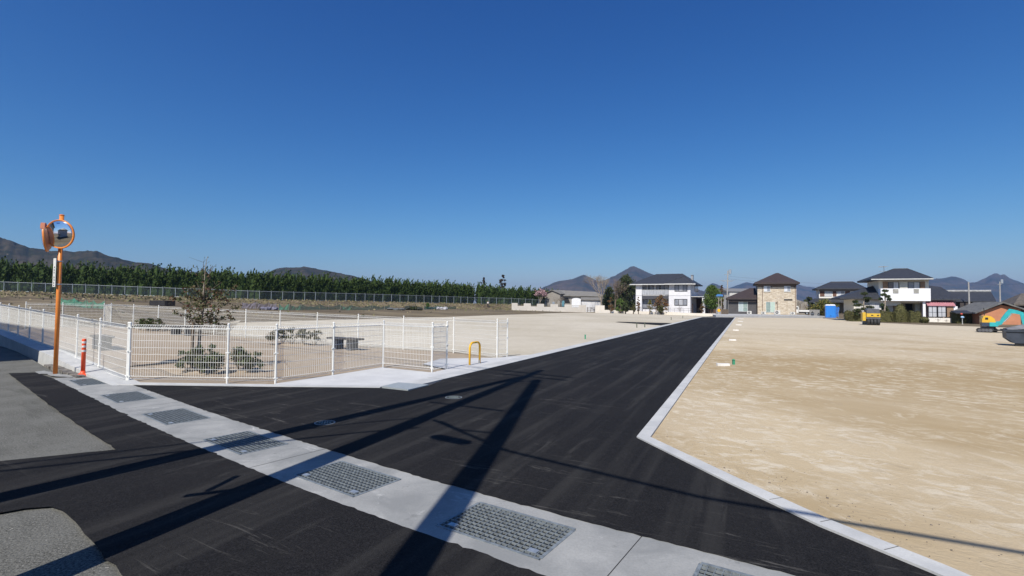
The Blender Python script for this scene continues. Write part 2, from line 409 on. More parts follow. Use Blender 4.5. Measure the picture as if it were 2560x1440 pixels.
# joints in the concrete
jb = MB()
for i in (1, 3, 5, 6):
    m_ = (GC[i]+GC[i+1])/2 if i != 5 else G(1605, 1355).xy*.5+G(1515, 1440).xy*.5
    t = gtan(i); nn = Vector((-t.y, t.x)); q = .003
    P = [m_-nn*HW*.99-t*q, m_-nn*HW*.99+t*q, m_+nn*HW*.99+t*q, m_+nn*HW*.99-t*q]
    jb.add([(*p, ZC+.0015) for p in P], [(0, 1, 2, 3)])
tag(jb.build('gutter_joints', DGREY), kind='structure')
glabels = ['steel drain grate nearest the orange delineator post', 'small looking steel drain grate, second from the delineator post', 'steel drain grate third from the delineator post, in full sun',
 'steel drain grate crossed by the upper pole shadow', 'steel drain grate with the middle pole shadow over its far corner', 'large near steel drain grate just right of the thickest pole shadow', 'steel drain grate cut off by the bottom edge of the photo']
for i in range(7):
    c = GC[i]; t = gtan(i); L_ = GL[i]-.02; W_ = HH*2-.02
    e = empty('drain_grate', (c.x, c.y, ZC), math.atan2(t.y, t.x), glabels[i], 'drain grate', 'steel gratings along the gutter')
    f = MB()
    for s in (-1, 1):
        f.box(-L_/2, L_/2, s*W_/2-.012, s*W_/2+.012, -.05, .004); f.box(s*L_/2-.012, s*L_/2+.012, -W_/2+.013, W_/2-.013, -.05, .0035)
    f.build('grate_frame', GRATE, e)
    b = MB(); n1 = int(L_/.045); n2 = int(W_/.046)
    for k in range(1, n1): x = -L_/2+L_*k/n1; b.box(x-.0024, x+.0024, -W_/2+.012, W_/2-.012, -.012, .0022)
    for k in range(1, n2): y = -W_/2+W_*k/n2; b.box(-L_/2+.012, L_/2-.012, y-.0026, y+.0026, -.012, .0030)
    b.build('grate_bars', GRATE, e)
    for s in (-1, 1):
        h = MB(); h.box(s*(L_/2-.09)-.035, s*(L_/2-.09)+.035, -W_/2+.05, -W_/2+.10, -.02, .0045); h.build('lifting_plate', STEEL, e)
lo_edge = [tuple(c-n*HW) for c, n, _ in secs]; up_edge = [tuple(c+n*HW) for c, n, _ in secs]
# big ground sheet reaching the horizon, sunk under the gutter and open ditch
gxs = sorted(set([-6000, -3500, -2000, -1200, -800, -500, -350, -260]+list(range(-200, -40, 5))+list(range(-40, 12, 1))+list(range(12, 60, 4))+list(range(60, 200, 20))+[260, 350, 500, 800, 1200, 2000, 3500, 6000]))
gys = sorted(set([-3000, -1000, -400, -200, -100, -60]+list(range(-40, -10, 5))+list(range(-10, 32, 1))+list(range(32, 64, 4))+list(range(64, 190, 3))+[200, 240, 300, 400, 600, 900, 1400, 2200, 3500, 6500]))
def gd(x, y):                                 # distance to the gutter line
    best = 9e9; pts = [Vector((-30, 27.2))]+GC+[Vector((12, -3.7))]
    p = Vector((x, y))
    for a, b in zip(pts, pts[1:]):
        t = clamp((p-a).dot(b-a)/(b-a).length_squared); best = min(best, (p-a-(b-a)*t).length)
    return best
gv = []
for y in gys:
    for x in gxs:
        z = T(x, y)-.03
        if -32 < x < 14 and -6 < y < 30:
            d = gd(x, y)
            z -= .8*(1-smooth((d-1.3)/1.0))
        gv.append((x, y, z))
nx = len(gxs)
gf = [(j*nx+i, j*nx+i+1, (j+1)*nx+i+1, (j+1)*nx+i) for j in range(len(gys)-1) for i in range(nx-1)]
tag(MB().add(gv, gf).build('ground', FIELD, smooth_=True), kind='structure')
# old street (grey asphalt) and the new asphalt on it
rj = random.Random(3)
sheet('street', [(-60, 50.5), (-17.96, 17.63), (-16.45, 16.55), (-13.23, 13.86), (-10.76, 11.75), (-9.45, 10.85)]+[p for p in lo_edge]+[(30, -13), (26, -18), (0, -3.5), (-10, 3.5), (-24, 13), (-62, 45)], 0, OLD, tz=False)
edge = [g2(*p) for p in [(21, 935), (83, 984), (158, 1040), (233, 1090), (293, 1127), (0, 1157)]]+[(-9, 3.1), (-8, 2.1)]
edge += [g2(*p) for p in [(0, 1288), (60, 1277), (125, 1272), (150, 1280), (165, 1290), (200, 1325), (240, 1370), (300, 1440)]]+[(-.5, 1.55), (3, -.9), (9, -4.6), (10, -3.2)]
def lap(side, sg):
    out = []; cs_ = secs[:-1]
    for (c0, n0, _), (c1, n1, _) in zip(cs_, cs_[1:]):
        k = max(1, int((c1-c0).length/.06))
        for j in range(k):
            f_ = j/k; c = c0.lerp(c1, f_); n = n0.lerp(n1, f_); out.append(tuple(c+n*sg*(HW-.004-abs(rj.gauss(0, .010))-.006*noise.noise(Vector((c.x*2, c.y*2, side))))))
    return out+[tuple(cs_[-1][0]+cs_[-1][1]*sg*HW)]
lo_lap = lap(0, -1); up_lap = lap(1, 1)
na = []
for a, b in zip(edge, edge[1:]):
    a, b = Vector(a), Vector(b); k = max(1, int((b-a).length/.12))
    na += [tuple(a+(b-a)*(j/k)+Vector((rj.gauss(0, .007), rj.gauss(0, .007)))*(j > 0)) for j in range(k)]
na = na+[(10, -3.1)]+[tuple(Vector(p)+Vector((rj.gauss(0, .0), 0))) for p in reversed(lo_lap)]+[g2(130, 947), g2(88, 933)]
sheet('asphalt_patch', na, .018, ASPH, tz=False)
r_ = Vector((.4195, .9077)); rn = Vector((.9077, -.4195))
L0 = G(1110, 950).xy; R0 = Vector((1.57, 6.27))
cham = [g2(1589, 1099), g2(1820, 1213), g2(2046, 1322), g2(2328, 1440), (3.05, 2.0), (3.6, .4), (7.5, -2.4)]
Lend, Rend = L0+r_*77, R0+r_*82.6
def upedge(): return [p for p in up_edge]
road = [(-7.32, 9.74), g2(950, 972), g2(1020, 979.5), g2(1072, 966), tuple(L0), tuple(Lend), tuple(Rend), tuple(R0)]+cham[1:]+[p for p in reversed(up_lap[10:])]
sheet('new_road', road, .018, ASPH, tz=False)
# kerbs
def ribbon(name, A, B, z0, z1, m):            # strip between two polylines, with real thickness
    k = MB()
    for i in range(len(A)-1):
        a0, a1, b0, b1 = A[i], A[i+1], B[i], B[i+1]
        vs = [(*a0, z1), (*a1, z1), (*b1, z1), (*b0, z1), (*a0, z0), (*a1, z0), (*b1, z0), (*b0, z0)]
        k.add(vs, [(0, 1, 2, 3), (0, 4, 5, 1), (3, 2, 6, 7), (0, 3, 7, 4), (1, 5, 6, 2)])
    o = k.build(name, m); bm = bmesh.new(); bm.from_mesh(o.data); bmesh.ops.recalc_face_normals(bm, faces=bm.faces[:]); bm.to_mesh(o.data); bm.free()
    return tag(o, kind='structure')
rk = [Rend, R0]+[Vector(p) for p in cham[1:]]
rin = [Rend+rn*.15, R0+rn*.155+r_*.06]+[Vector(p)+Vector((.148, .07)) for p in cham[1:]]
ribbon('kerb_right', rk, rin, -.15, .035, KERB)
ribbon('kerb_left', [L0-r_*.9, L0+r_*14, Lend], [L0-r_*.9-rn*.42, L0+r_*14-rn*.42, Lend-rn*.42], -.15, .026, KERB)
ribbon('kerb_front', [Vector((-7.6, 9.73)), Vector((-4.6, 9.70)), G(950, 971.5).xy], [Vector((-7.85, 9.98)), Vector((-4.66, 9.93)), G(950, 971.5).xy+Vector((.05, .16))], -.15, .03, KERB)
ribbon('kerb_end', [Lend+r_*.02, Rend+r_*.02], [Lend+r_*.2, Rend+r_*.2], -.15, .05, KERB)
kj = MB()
def kjoint(p, d, w_, z):
    d = Vector(d).normalized(); n = Vector((-d.y, d.x)); q = .004; P = [Vector(p)-d*q, Vector(p)+d*q, Vector(p)+d*q-n*w_, Vector(p)-d*q-n*w_]
    kj.add([(*u_, z) for u_ in P], [(0, 3, 2, 1)])
for k in range(1, 42): kjoint(R0+r_*2*k, r_, .15, .0362)
for k in range(0, 40): kjoint(L0+r_*2*k-rn*.42, r_, .42, .0272)
for k in range(1, 4): 
    a_ = Vector(cham[1]).lerp(Vector(cham[3]), k/3.6); kjoint(a_+Vector((.0, .0)), Vector(cham[3])-Vector(cham[1]), -.15, .0362)
tag(kj.build('kerb_joints', mat('kerb_joint_grey', (.16, .155, .145))), kind='structure')  # plain grey lines marking the joints across the kerbs
# pale apron in front of the park and its entrance
fpx = lambda *a: [g2(*p) for p in a]
K0 = L0-r_*.9-rn*.42
apr = [(-4.66, 9.935), tuple(G(950, 971).xy+Vector((.05, .165))), tuple(K0+Vector((-.0, -.12))), tuple(K0+Vector((0, 0))), tuple(L0-rn*.425+r_*2.1), (-1.62, 12.58), (-1.88, 11.93), (-3.30, 12.78), (-4.02, 11.30), (-4.72, 10.04)]
sheet('apron', apr, .024, APRON, tz=False)
ent = [(-1.62, 12.62), tuple(L0-rn*.425+r_*2.15), tuple(L0-rn*.425+r_*6.0), (-.40, 15.45), (-2.1, 15.0), (-2.4, 13.6)]
sheet('entrance_paving', ent, .022, APRON, tz=False)
# steel plate cover at the corner
pc = [G(954, 970), G(996, 960), G(1072, 966), G(1020, 979)]
pl = MB().prism([tuple(p.xy) for p in reversed(pc)], .0, .030) if False else MB().prism([tuple(pc[3].xy), tuple(pc[2].xy), tuple(pc[1].xy), tuple(pc[0].xy)], .0, .036)
tag(pl.build('drain_cover', mat('plate_cover', (.42, .45, .45), (.34, .37, .37), .5, 40, metal=.3)), 'flat grey steel plate cover at the tip of the pale apron', 'drain cover')
for i, (px, py, lab) in enumerate([(1134, 996, 'round pale manhole cover between the two upper pole shadows'), (812, 1060, 'small dusty manhole cover just above the upper pole shadow')]):
    c = G(px, py); r = .13 if i == 0 else .12
    e = empty('manhole_cover', (c.x, c.y, .014), .3, lab, 'manhole cover')
    MB().lathe([(r+.018, 0), (r+.018, .006), (r, .0065), (r, .002)], 24).build('cover_ring', GRATE, e)
    d = MB().lathe([(r-.004, -.01), (r-.004, .004)], 24)
    for k in range(-3, 4):
        for j in range(-3, 4):
            if k*k+j*j < 8: d.box(k*.034-.01, k*.034+.01, j*.034-.01, j*.034+.01, .004, .008)
    d.build('cover_disc', mat('pale_iron', (.22, .25, .24), (.12, .14, .13), .6, 20), e)
# lots
le = [gt2(*p) for p in [(1465, 781), (1340, 785), (1200, 789.2), (1072, 793), (860, 799), (640, 805), (567, 807)]]
cream = [tuple(L0-rn*.42+r_*5.9)]+[tuple(Lend-rn*.42+r_*.2)]+[tuple(Lend+r_*1.2), gt2(1787, 790), gt2(1640, 786)]+le+[(-20, 37), (-12.75, 22.35), (-6, 19.2), (-1.9, 17.2), (-.42, 15.5), (-.14, 15.9)]
sheet('cream_lot', cream, -.004, SANDL, 4)
rl = [tuple(p) for p in rin[:-1]]+[tuple(rin[-1]), (30, -14), (240, -10), (240, 86), (60, 85.5), tuple(Rend+rn*.15)]
sheet('sandy_lot', rl, .006, SANDR, 0, tz=False)
park = [(-7.80, 10.05), (-7.6, 9.99), (-4.66, 9.94), (-4.02, 11.30), (-3.28, 12.80), (-1.89, 11.95), (-1.64, 12.6), (-2.4, 13.6), (-2.1, 15.0), (-.46, 15.45), (-1.96, 17.15), (-3.88, 18.07), (-11.56, 21.75), (-21.1, 26.3), (-20.3, 25.0), (-22.6, 23.5), (-23.8, 22.6), (-20.8, 20.2), (-14.3, 15.25)]
sheet('park_ground', park, .000, SANDP, 1.5)
cs = sheet('side_asphalt', [gt2(*p) for p in [(1538, 805.5), (1548, 804.5), (1683, 808), (1652, 813.5)]], .012, ASPH, 3, tz=True)

# ------------------------------------------------------------------ hills and mountains
def hill(name, prof, D, m, noise_amp=.045, jag_=.004, front=.74, base=0., step=3, seed=1):
    x0, x1 = prof[0][0], prof[-1][0]; cols = []; rows = 22
    px = x0
    while px <= x1:
        py = interp(px, prof); top = PZ(px, py, D); zr = max(top.z-base, .5)
        c_ = []
        for j in range(rows+1):
            v = j/rows
            if v < .7: s = v/.7; f = front+(1-front)*s; h = math.sin(s*math.pi/2)**1.25
            else: s = (v-.7)/.3; f = 1+s*.25; h = math.cos(s*math.pi/2)
            x, y = top.x*f, D*f
            nn = noise.fractal(Vector((x, y*1.0, seed*77))/(D*.035), 1., 2., 6)
            k = math.sin(min(1, v/.7)**.75*math.pi) if v < .7 else 0
            z = base+zr*h*(1+nn*noise_amp*3*k)-(2 if j in (0, rows) else 0)
            if v >= .68: z += 2.5*noise.fractal(Vector((x, y, 3))/(D*.006), 1., 2., 3)*(D/1500)
            c_.append((x, y, z))
        cols.append(c_); px += step
    vs = [p for c_ in cols for p in c_]; n = rows+1
    fs = [(i*n+j, (i+1)*n+j, (i+1)*n+j+1, i*n+j+1) for i in range(len(cols)-1) for j in range(rows)]
    return tag(MB().add(vs, fs).build(name, m, smooth_=True), kind='structure')
HM1 = mk_mount('near_hill_wood', (.060, .048, .032), (.018, .021, .012), (.26, .20, .15), .02)
HM2 = mk_mount('far_mountain', (.095, .068, .048), (.028, .032, .024), (.30, .25, .22), .004)
hill('hill', [(-260, 545), (-60, 575), (0, 597), (25, 602), (50, 612), (75, 622), (100, 624), (125, 629), (150, 629), (190, 631), (215, 628), (240, 628), (260, 637), (290, 646), (320, 654), (340, 658), (350, 657), (375, 659), (400, 668), (430, 676), (470, 680), (520, 688), (600, 705), (660, 742)], 900, HM1, seed=2)
hill('hill', [(600, 745), (640, 697), (670, 682), (690, 673), (710, 668.5), (740, 669.5), (760, 667), (775, 668.5), (800, 674), (850, 683), (880, 690), (900, 696), (930, 704), (990, 720), (1100, 755)], 1300, HM1, seed=5)
hill('mountain', [(1240, 757), (1340, 727), (1370, 714), (1385, 707), (1400, 703), (1430, 699), (1450, 691), (1460, 688), (1470, 692), (1490, 701), (1503, 704), (1520, 697), (1545, 686), (1565, 675), (1575, 670), (1585, 667.5), (1600, 673), (1620, 683), (1640, 690), (1680, 705), (1740, 722), (1800, 745), (1840, 766)], 3000, HM2, seed=8)
hill('mountain', [(1700, 766), (1760, 729), (1772, 714), (1780, 709), (1790, 710), (1805, 717), (1825, 730), (1900, 768)], 4200, HM2, seed=12)
hill('mountain', [(1740, 768), (1800, 729), (1820, 722), (1845, 715), (1860, 709), (1868, 706.5), (1885, 709), (1900, 711), (1930, 714), (1960, 713), (1995, 712.5), (2010, 717), (2040, 720), (2080, 722), (2130, 726), (2300, 735), (2500, 760)], 4600, HM2, seed=17)
hill('mountain', [(2150, 770), (2250, 728), (2290, 712), (2330, 699), (2345, 696.5), (2360, 697), (2380, 692.5), (2395, 694), (2410, 700), (2425, 709), (2437, 708), (2450, 703), (2465, 697), (2475, 690), (2484, 686.5), (2494, 686.5), (2501, 690), (2511, 687.5), (2525, 697), (2545, 704), (2560, 711), (2650, 727), (2850, 765)], 3400, HM2, seed=23)
# ------------------------------------------------------------------ white mesh fences
def fence_panel(e, a, b, za, zb, h=1.08):
    """welded mesh between two posts, with the folded loop top and bottom"""
    a, b = Vector(a), Vector(b); L = (b-a).length; t = (b-a)/L; nn = Vector((-t.y, t.x)); m = MB(); r = .0027
    P = lambda s, z, o=0.: Vector((*(a+t*s+nn*o), za+(zb-za)*s/L+z))
    n = max(2, int(L/.052)); lo_ = .07; e0, e1 = .05, L-.05
    for k in range(n+1):
        s = e0+(e1-e0)*k/n
        m.tube(P(s, lo_+.05), P(s, h+.02), r, r, 3, False)
        m.tube(P(s, h+.02), P(s, h+.075, .045), r, r, 3, False); m.tube(P(s, h+.075, .045), P(s, h+.005, .05), r, r, 3, False)
        m.tube(P(s, lo_+.05), P(s, lo_-.005, .045), r, r, 3, False)
    zs = [.28, .42, .56, .70, .84, .97]
    for z in zs: m.tube(P(e0, z, .006), P(e1, z, .006), .0036, .0036, 4)
    for z, o in ((h+.02, 0), (h+.075, .045), (h+.005, .052), (lo_+.05, 0), (lo_-.005, .045)): m.tube(P(e0, z, o), P(e1, z, o), .0052, .0052, 4)
    m.build('mesh_panel', WHITE, e, world=True)
def fence(label, pts, zfun, skip=()):
    e = empty('mesh_fence', (pts[0][0], pts[0][1], zfun(*pts[0])), 0, label, 'fence', 'white wire mesh fences round the small park')
    for i, p in enumerate(pts):
        z = zfun(*p); m = MB(); m.tube((p[0], p[1], z-.12), (p[0], p[1], z+1.19), .021, .021, 10)
        q = pts[min(i+1, len(pts)-1)]; q2 = pts[max(i-1, 0)]
        d = (Vector(q)-Vector(q2)).normalized(); c = m
        c.lathe([(.026, 1.18), (.026, 1.2), (.012, 1.215)], 8, Matrix.Translation((p[0], p[1], z)))
        for zz in (.12, .62, 1.1):
            M = Matrix.Translation((p[0], p[1], z+zz)) @ Matrix.Rotation(math.atan2(d.y, d.x), 4, 'Z')
            c.box(-.042, .042, -.023, .023, -.009, .009, M)
        m.build('post', WHITE, e, world=True)
    for i in range(len(pts)-1):
        if i in skip: continue
        fence_panel(e, pts[i], pts[i+1], zfun(*pts[i]), zfun(*pts[i+1]))
    return e
PF = Vector((-7.77, 10.18))
def zL(x, y): return .024*max(0, -x-8)+.0
side_pts = [(PF.x-1.60*i, PF.y+1.245*i) for i in range(10)]
fence('white mesh fence on the kerb along the old street, beside the mirror pole', side_pts, zL)
fence('white mesh fence at the front corner of the park, before the planted tree', [(PF.x+.03, PF.y), (-5.70, 10.10), (-4.74, 10.12), (-4.03, 11.36), (-3.28, 12.86), (-1.89, 12.0), (-1.62, 12.62)], lambda x, y: .0)
bp = [(-.13, 15.85), (-.44, 15.5), (-1.95, 16.92), (-3.88, 18.0), (-5.80, 18.95), (-7.72, 19.9), (-9.64, 20.85), (-11.56, 21.78), (-13.48, 22.7), (-15.4, 23.62), (-17.3, 24.52), (-19.2, 25.42), (-21.0, 26.25), (-20.35, 25.0), (-21.7, 24.2), (-22.9, 23.6)]
fence('long white mesh fence along the rear of the park, facing the fields', bp, lambda x, y: .014*max(0, -x-4)*1.0+.004*max(0, -x-8))
# low concrete wall under the street side fence
wl = MB(); a = Vector(side_pts[0]); d = (Vector(side_pts[-1])-a).normalized(); nn = Vector((-d.y, d.x))
secw = [(-.45, .012, .02), (.35, .03, .05), (2.5, .12, .14), (5.5, .22, .23), (9.5, .30, .31), (14.5, .40, .40), (40, .5, .5)]
ring = []
for s, h0, h1 in secw:
    c = a+d*s
    o_ = [(*(c+nn*.36), -.75), (*(c+nn*.34), h0), (*(c+nn*.10), h1), (*(c-nn*.10), h1+.01), (*(c-nn*.10), -.75)]
    ring.append(o_)
vs = [p for r0 in ring for p in r0]
fs = [(i*5+k, (i+1)*5+k, (i+1)*5+k+1, i*5+k+1) for i in range(len(ring)-1) for k in range(4)]+[(0, 1, 2, 3, 4)]
wl.add(vs, fs); tag(wl.build('retaining_wall', KERB), 'low pale concrete wall carrying the street side fence, shaded at its far end', 'wall')
# paving between the wall, the first grating and the fence corner
sheet('corner_paving', [(-9.30, 10.86), tuple(GC[0]+Vector((-.78, .99))+Vector((-.05, .06))), tuple(up_edge[0]), tuple(up_edge[1]), (-7.36, 9.76), (-7.85, 10.0), (-7.85, 10.32), (-8.35, 10.75), (-9.25, 11.15)], .013, CONC, tz=False)
kb = MB()                                     # old kerb stones in front of the wall
for i in range(5):
    s0 = 1.55+i*.62; c = a+d*s0+nn*(.47+.02*math.sin(i*2)); M = Matrix.Translation((*c, 0)) @ Matrix.Rotation(math.atan2(d.y, d.x)+.02*math.sin(i), 4, 'Z')
    k = MB().box(-.29, .29, -.075, .075, -.6, .055+.015*math.sin(i*3), M)
    tag(k.build('kerb_stone', mat('old_kerb', (.24, .22, .19), (.11, .10, .09), .95, 9, bump=.8)), ['weathered grey kerb stone nearest the mirror pole at the foot of the wall', 'second weathered kerb stone from the mirror pole, at the foot of the wall', 'middle one of five weathered kerb stones at the foot of the wall', 'fourth weathered kerb stone from the mirror pole, towards the ditch', 'farthest weathered kerb stone from the mirror pole, beside the dark ditch'][i], 'kerb stone', 'old kerb stones at the foot of the wall')
sheet('pole_footing', jag([g2(88, 931), g2(112, 929), g2(150, 938), g2(176, 939), g2(182, 946), g2(150, 944), g2(126, 942), g2(118, 937), g2(96, 937)], .08, .012, rj), .023, CONC, tz=False)

# ------------------------------------------------------------------ traffic mirror
def traffic_mirror():
    b = G(138, 937); e = empty('traffic_mirror', b, 0, 'orange pole with two round convex traffic mirrors and a narrow plate', 'traffic mirror')
    H = 3.52; loc = lambda x, y, z: (x, y, z)
    MB().tube((0, 0, -.1), (0, 0, H), .041, .041, 16).build('pole', ORANGE, e, smooth_=True)
    MB().lathe([(.048, H-.005), (.048, H+.01), (.03, H+.02)], 14).build('pole_cap', ORANGE, e)
    mm = bpy.data.materials.new('mirror_face'); mm.use_nodes = True; p = mm.node_tree.nodes['Principled BSDF']
    p.inputs['Base Color'].default_value = (.80, .83, .86, 1); p.inputs['Metallic'].default_value = 1; p.inputs['Roughness'].default_value = .03
    for (yaw, tilt, ox, oz) in ((R(0), R(5), .10, 3.085), (R(-54), R(6), -.29, 3.02)):
        # disc facing local -Y after rotation
        M = Matrix.Translation((ox, -.13 if ox > 0 else -.04, oz)) @ Matrix.Rotation(yaw, 4, 'Z') @ Matrix.Rotation(R(90)+tilt, 4, 'X')
        Rm = .31
        back = MB().lathe([(.0, -.11), (.12, -.10), (.24, -.06), (Rm-.02, -.015), (Rm, 0), (Rm+.006, .02), (Rm-.012, .02)], 40, M)
        h = back.build('mirror_back', mat('mirror_shell', (.50, .20, .10), (.42, .16, .09), .45, 10), e, smooth_=True)
        rim = MB().lathe([(Rm-.008, .022), (Rm-.003, .027), (Rm+.006, .025), (Rm+.009, .0), (Rm+.004, -.01)], 40, M)
        rim.build('mirror_rim', ORANGE, h, smooth_=True)
        prof = [(1e-5, .075)]+[(Rm*.975*k/10, .022+.053*(1-(k/10)**2)) for k in range(1, 11)]
        face = MB().lathe(prof[::-1], 48, M); f = face.build('mirror_face', mm, h, smooth_=True)
        MB().tube(M @ Vector((0, 0, -.15)), (0, 0, oz), .022, .022, 8).build('bracket', STEEL, h)
        hood = MB()                           # short sun hood over the upper rim
        n = 15; vs = []
        for k in range(n+1):
            t = R(30)+R(120)*k/n
            for rr_, zz in ((Rm+.010, -.02), (Rm+.018, .05), (Rm+.012, .05), (Rm+.004, -.02)): vs.append(M @ Vector((rr_*math.cos(t), rr_*math.sin(t), zz)))
        hood.add(vs, [(k*4+j, k*4+(j+1) % 4, (k+1)*4+(j+1) % 4, (k+1)*4+j) for k in range(n) for j in range(4)]+[(0, 1, 2, 3), (n*4+3, n*4+2, n*4+1, n*4)])
        if ox < 0: hood.build('hood', mat('mirror_shell', (1, 1, 1)), h)
        if ox > 0:
            s = MB().box(-.03, .03, .22, .25, .044, .047, M); s.build('sticker', mat('blue_sticker', (.03, .12, .4)), f)
    # narrow vertical plate, seen almost edge on, with small dark characters
    A = Matrix.Translation((-.035, 0, 0)) @ Matrix.Rotation(R(-31), 4, 'Z'); z0, z1 = 1.93, 2.56
    pw = MB().box(-.075, .075, -.062, -.056, z0, z1, A).build('name_plate', mat('plate_white', (.78, .78, .74), None, .5), e)
    ch = MB(); rr = random.Random(5)
    for k in range(7):
        zc = z1-.20-k*.058-(.05 if k > 2 else 0)
        for _ in range(4):
            if rr.random() < .5: zz = zc+rr.uniform(-.018, .018); ch.box(-.03, .03, -.0635, -.0622, zz-.003, zz+.003, A)
            else: xx = rr.uniform(-.025, .025); ch.box(xx-.004, xx+.004, -.0638, -.0622, zc-.02, zc+.02, A)
        ch.box(-.004, .004, -.0640, -.0622, zc-.02, zc+.02, A)
    ch.build('plate_characters', mat('plate_ink', (.03, .03, .03)), pw)
    for z in (z0+.06, z1-.06):
        MB().lathe([(.047, z-.012), (.052, z-.012), (.052, z+.012), (.047, z+.012)], 14).build('plate_band', STEEL, e)
traffic_mirror()
# orange delineator post
b = G(207, 941); e = empty('delineator_post', b, 0, 'flexible orange post with three white bands, between mirror pole and fence', 'delineator post')
MB().lathe([(.125, .012), (.125, .025), (.115, .045), (.075, .06), (.05, .085), (.041, .12)], 24).build('base_flange', ORED, e, smooth_=True)
MB().lathe([(.0395, .10), (.0395, .79), (.034, .81), (.0, .812)], 20).build('post', ORED, e, smooth_=True)
for z in (.735, .645, .55): MB().lathe([(.0405, z-.022), (.0415, z-.02), (.0415, z+.02), (.0405, z+.022)], 20).build('reflective_band', mat('reflective_white', (.72, .72, .70), None, .35), e)
# yellow arch barrier
p0, p1 = G(1174, 915), G(1199, 910); mid = (p0+p1)/2; d = (p1-p0); e = empty('bollard_hoop', mid, math.atan2(d.y, d.x), 'yellow steel hoop bollard standing in the park entrance', 'hoop bollard')
hw = d.length/2; rr = .15; hh = .615
pts = [(-hw, 0, -.05), (-hw, 0, hh-rr)]+[(-hw+rr-rr*math.cos(t), 0, hh-rr+rr*math.sin(t)) for t in [R(a_) for a_ in range(15, 91, 15)]]
pts += [(-x, y, z) for x, y, z in reversed(pts)]
MB().sweep(pts, .029, 12).build('hoop', YEL, e, smooth_=True)
for s in (-1, 1): MB().lathe([(.045, .018), (.045, .026), (.030, .03)], 14, Matrix.Translation((s*hw, 0, 0))).build('socket', STEEL, e)
MB().tube((hw-.06, -.03, .02), (hw-.06, -.03, .12), .014, .014, 8).build('lock', STEEL, e)
MB().box(-.05, .05, -.031, -.024, hh-.012, hh+.012).build('sticker', mat('green_sticker', (.25, .4, .12)), e)

# ------------------------------------------------------------------ benches
def bench(p, yaw, w_, label):
    e = empty('park_bench', p, yaw, label, 'bench', 'dark slab benches in the park')
    MB().box(-w_/2, w_/2, -.19, .19, .36, .42).build('seat', mat('bench_board', (.055, .045, .04), (.035, .03, .028), .8, 9, stretch=(1, 8, 1), bump=.4), e)
    for s in (-1, 1):
        MB().box(s*.36-.13, s*.36+.13, -.15, .15, -.03, .358).build('leg', mat('bench_block', (.05, .05, .055), (.03, .03, .034), .9, 12), e)
    return e
bench(GT(862, 874)+Vector((0, 0, 0)), R(-30), 1.5, 'dark bench in open ground near the rear fence, right of the pale bushes')
bench(GT(457, 838), R(-12), 1.45, 'dark bench behind the planted tree trunk')
bench(GT(254, 872), R(-40), 1.35, 'dark bench seen through the street side fence, left of the tree')

# ------------------------------------------------------------------ park planting
def branchy(mb, p, d, L, r, depth, rr, spread=.5, tips=None, n=4, up=.15, kids=(2, 3), shrink=.7):
    p = Vector(p); d = Vector(d).normalized(); mid = p+d*L*.5+Vector((rr.gauss(0, .05), rr.gauss(0, .05), 0))*L
    q = mid+(d+Vector((rr.gauss(0, .15), rr.gauss(0, .15), up))).normalized()*L*.5
    mb.tube(p, mid, r, r*.82, n, False); mb.tube(mid, q, r*.82, r*.62, n, False)
    if tips is not None: tips.append((q, depth))
    if depth <= 0: return
    for _ in range(rr.randint(*kids)):
        nd = (d+Vector((rr.gauss(0, spread), rr.gauss(0, spread), rr.gauss(up, spread*.6)))).normalized()
        branchy(mb, p.lerp(q, rr.uniform(.55, 1)) if depth < 9 else q, nd, L*shrink*rr.uniform(.8, 1.15), r*.6, depth-1, rr, spread, tips, n, up, kids, shrink)
LEAFR = leafmat('red_green_leaves', [(.12, .035, .025), (.09, .075, .035), (.07, .095, .03), (.11, .12, .05), (.08, .09, .04), (.16, .05, .035)])
LEAFB = leafmat('bush_leaves', [(.035, .055, .018), (.06, .085, .03), (.10, .12, .045), (.045, .065, .022), (.13, .11, .06)])
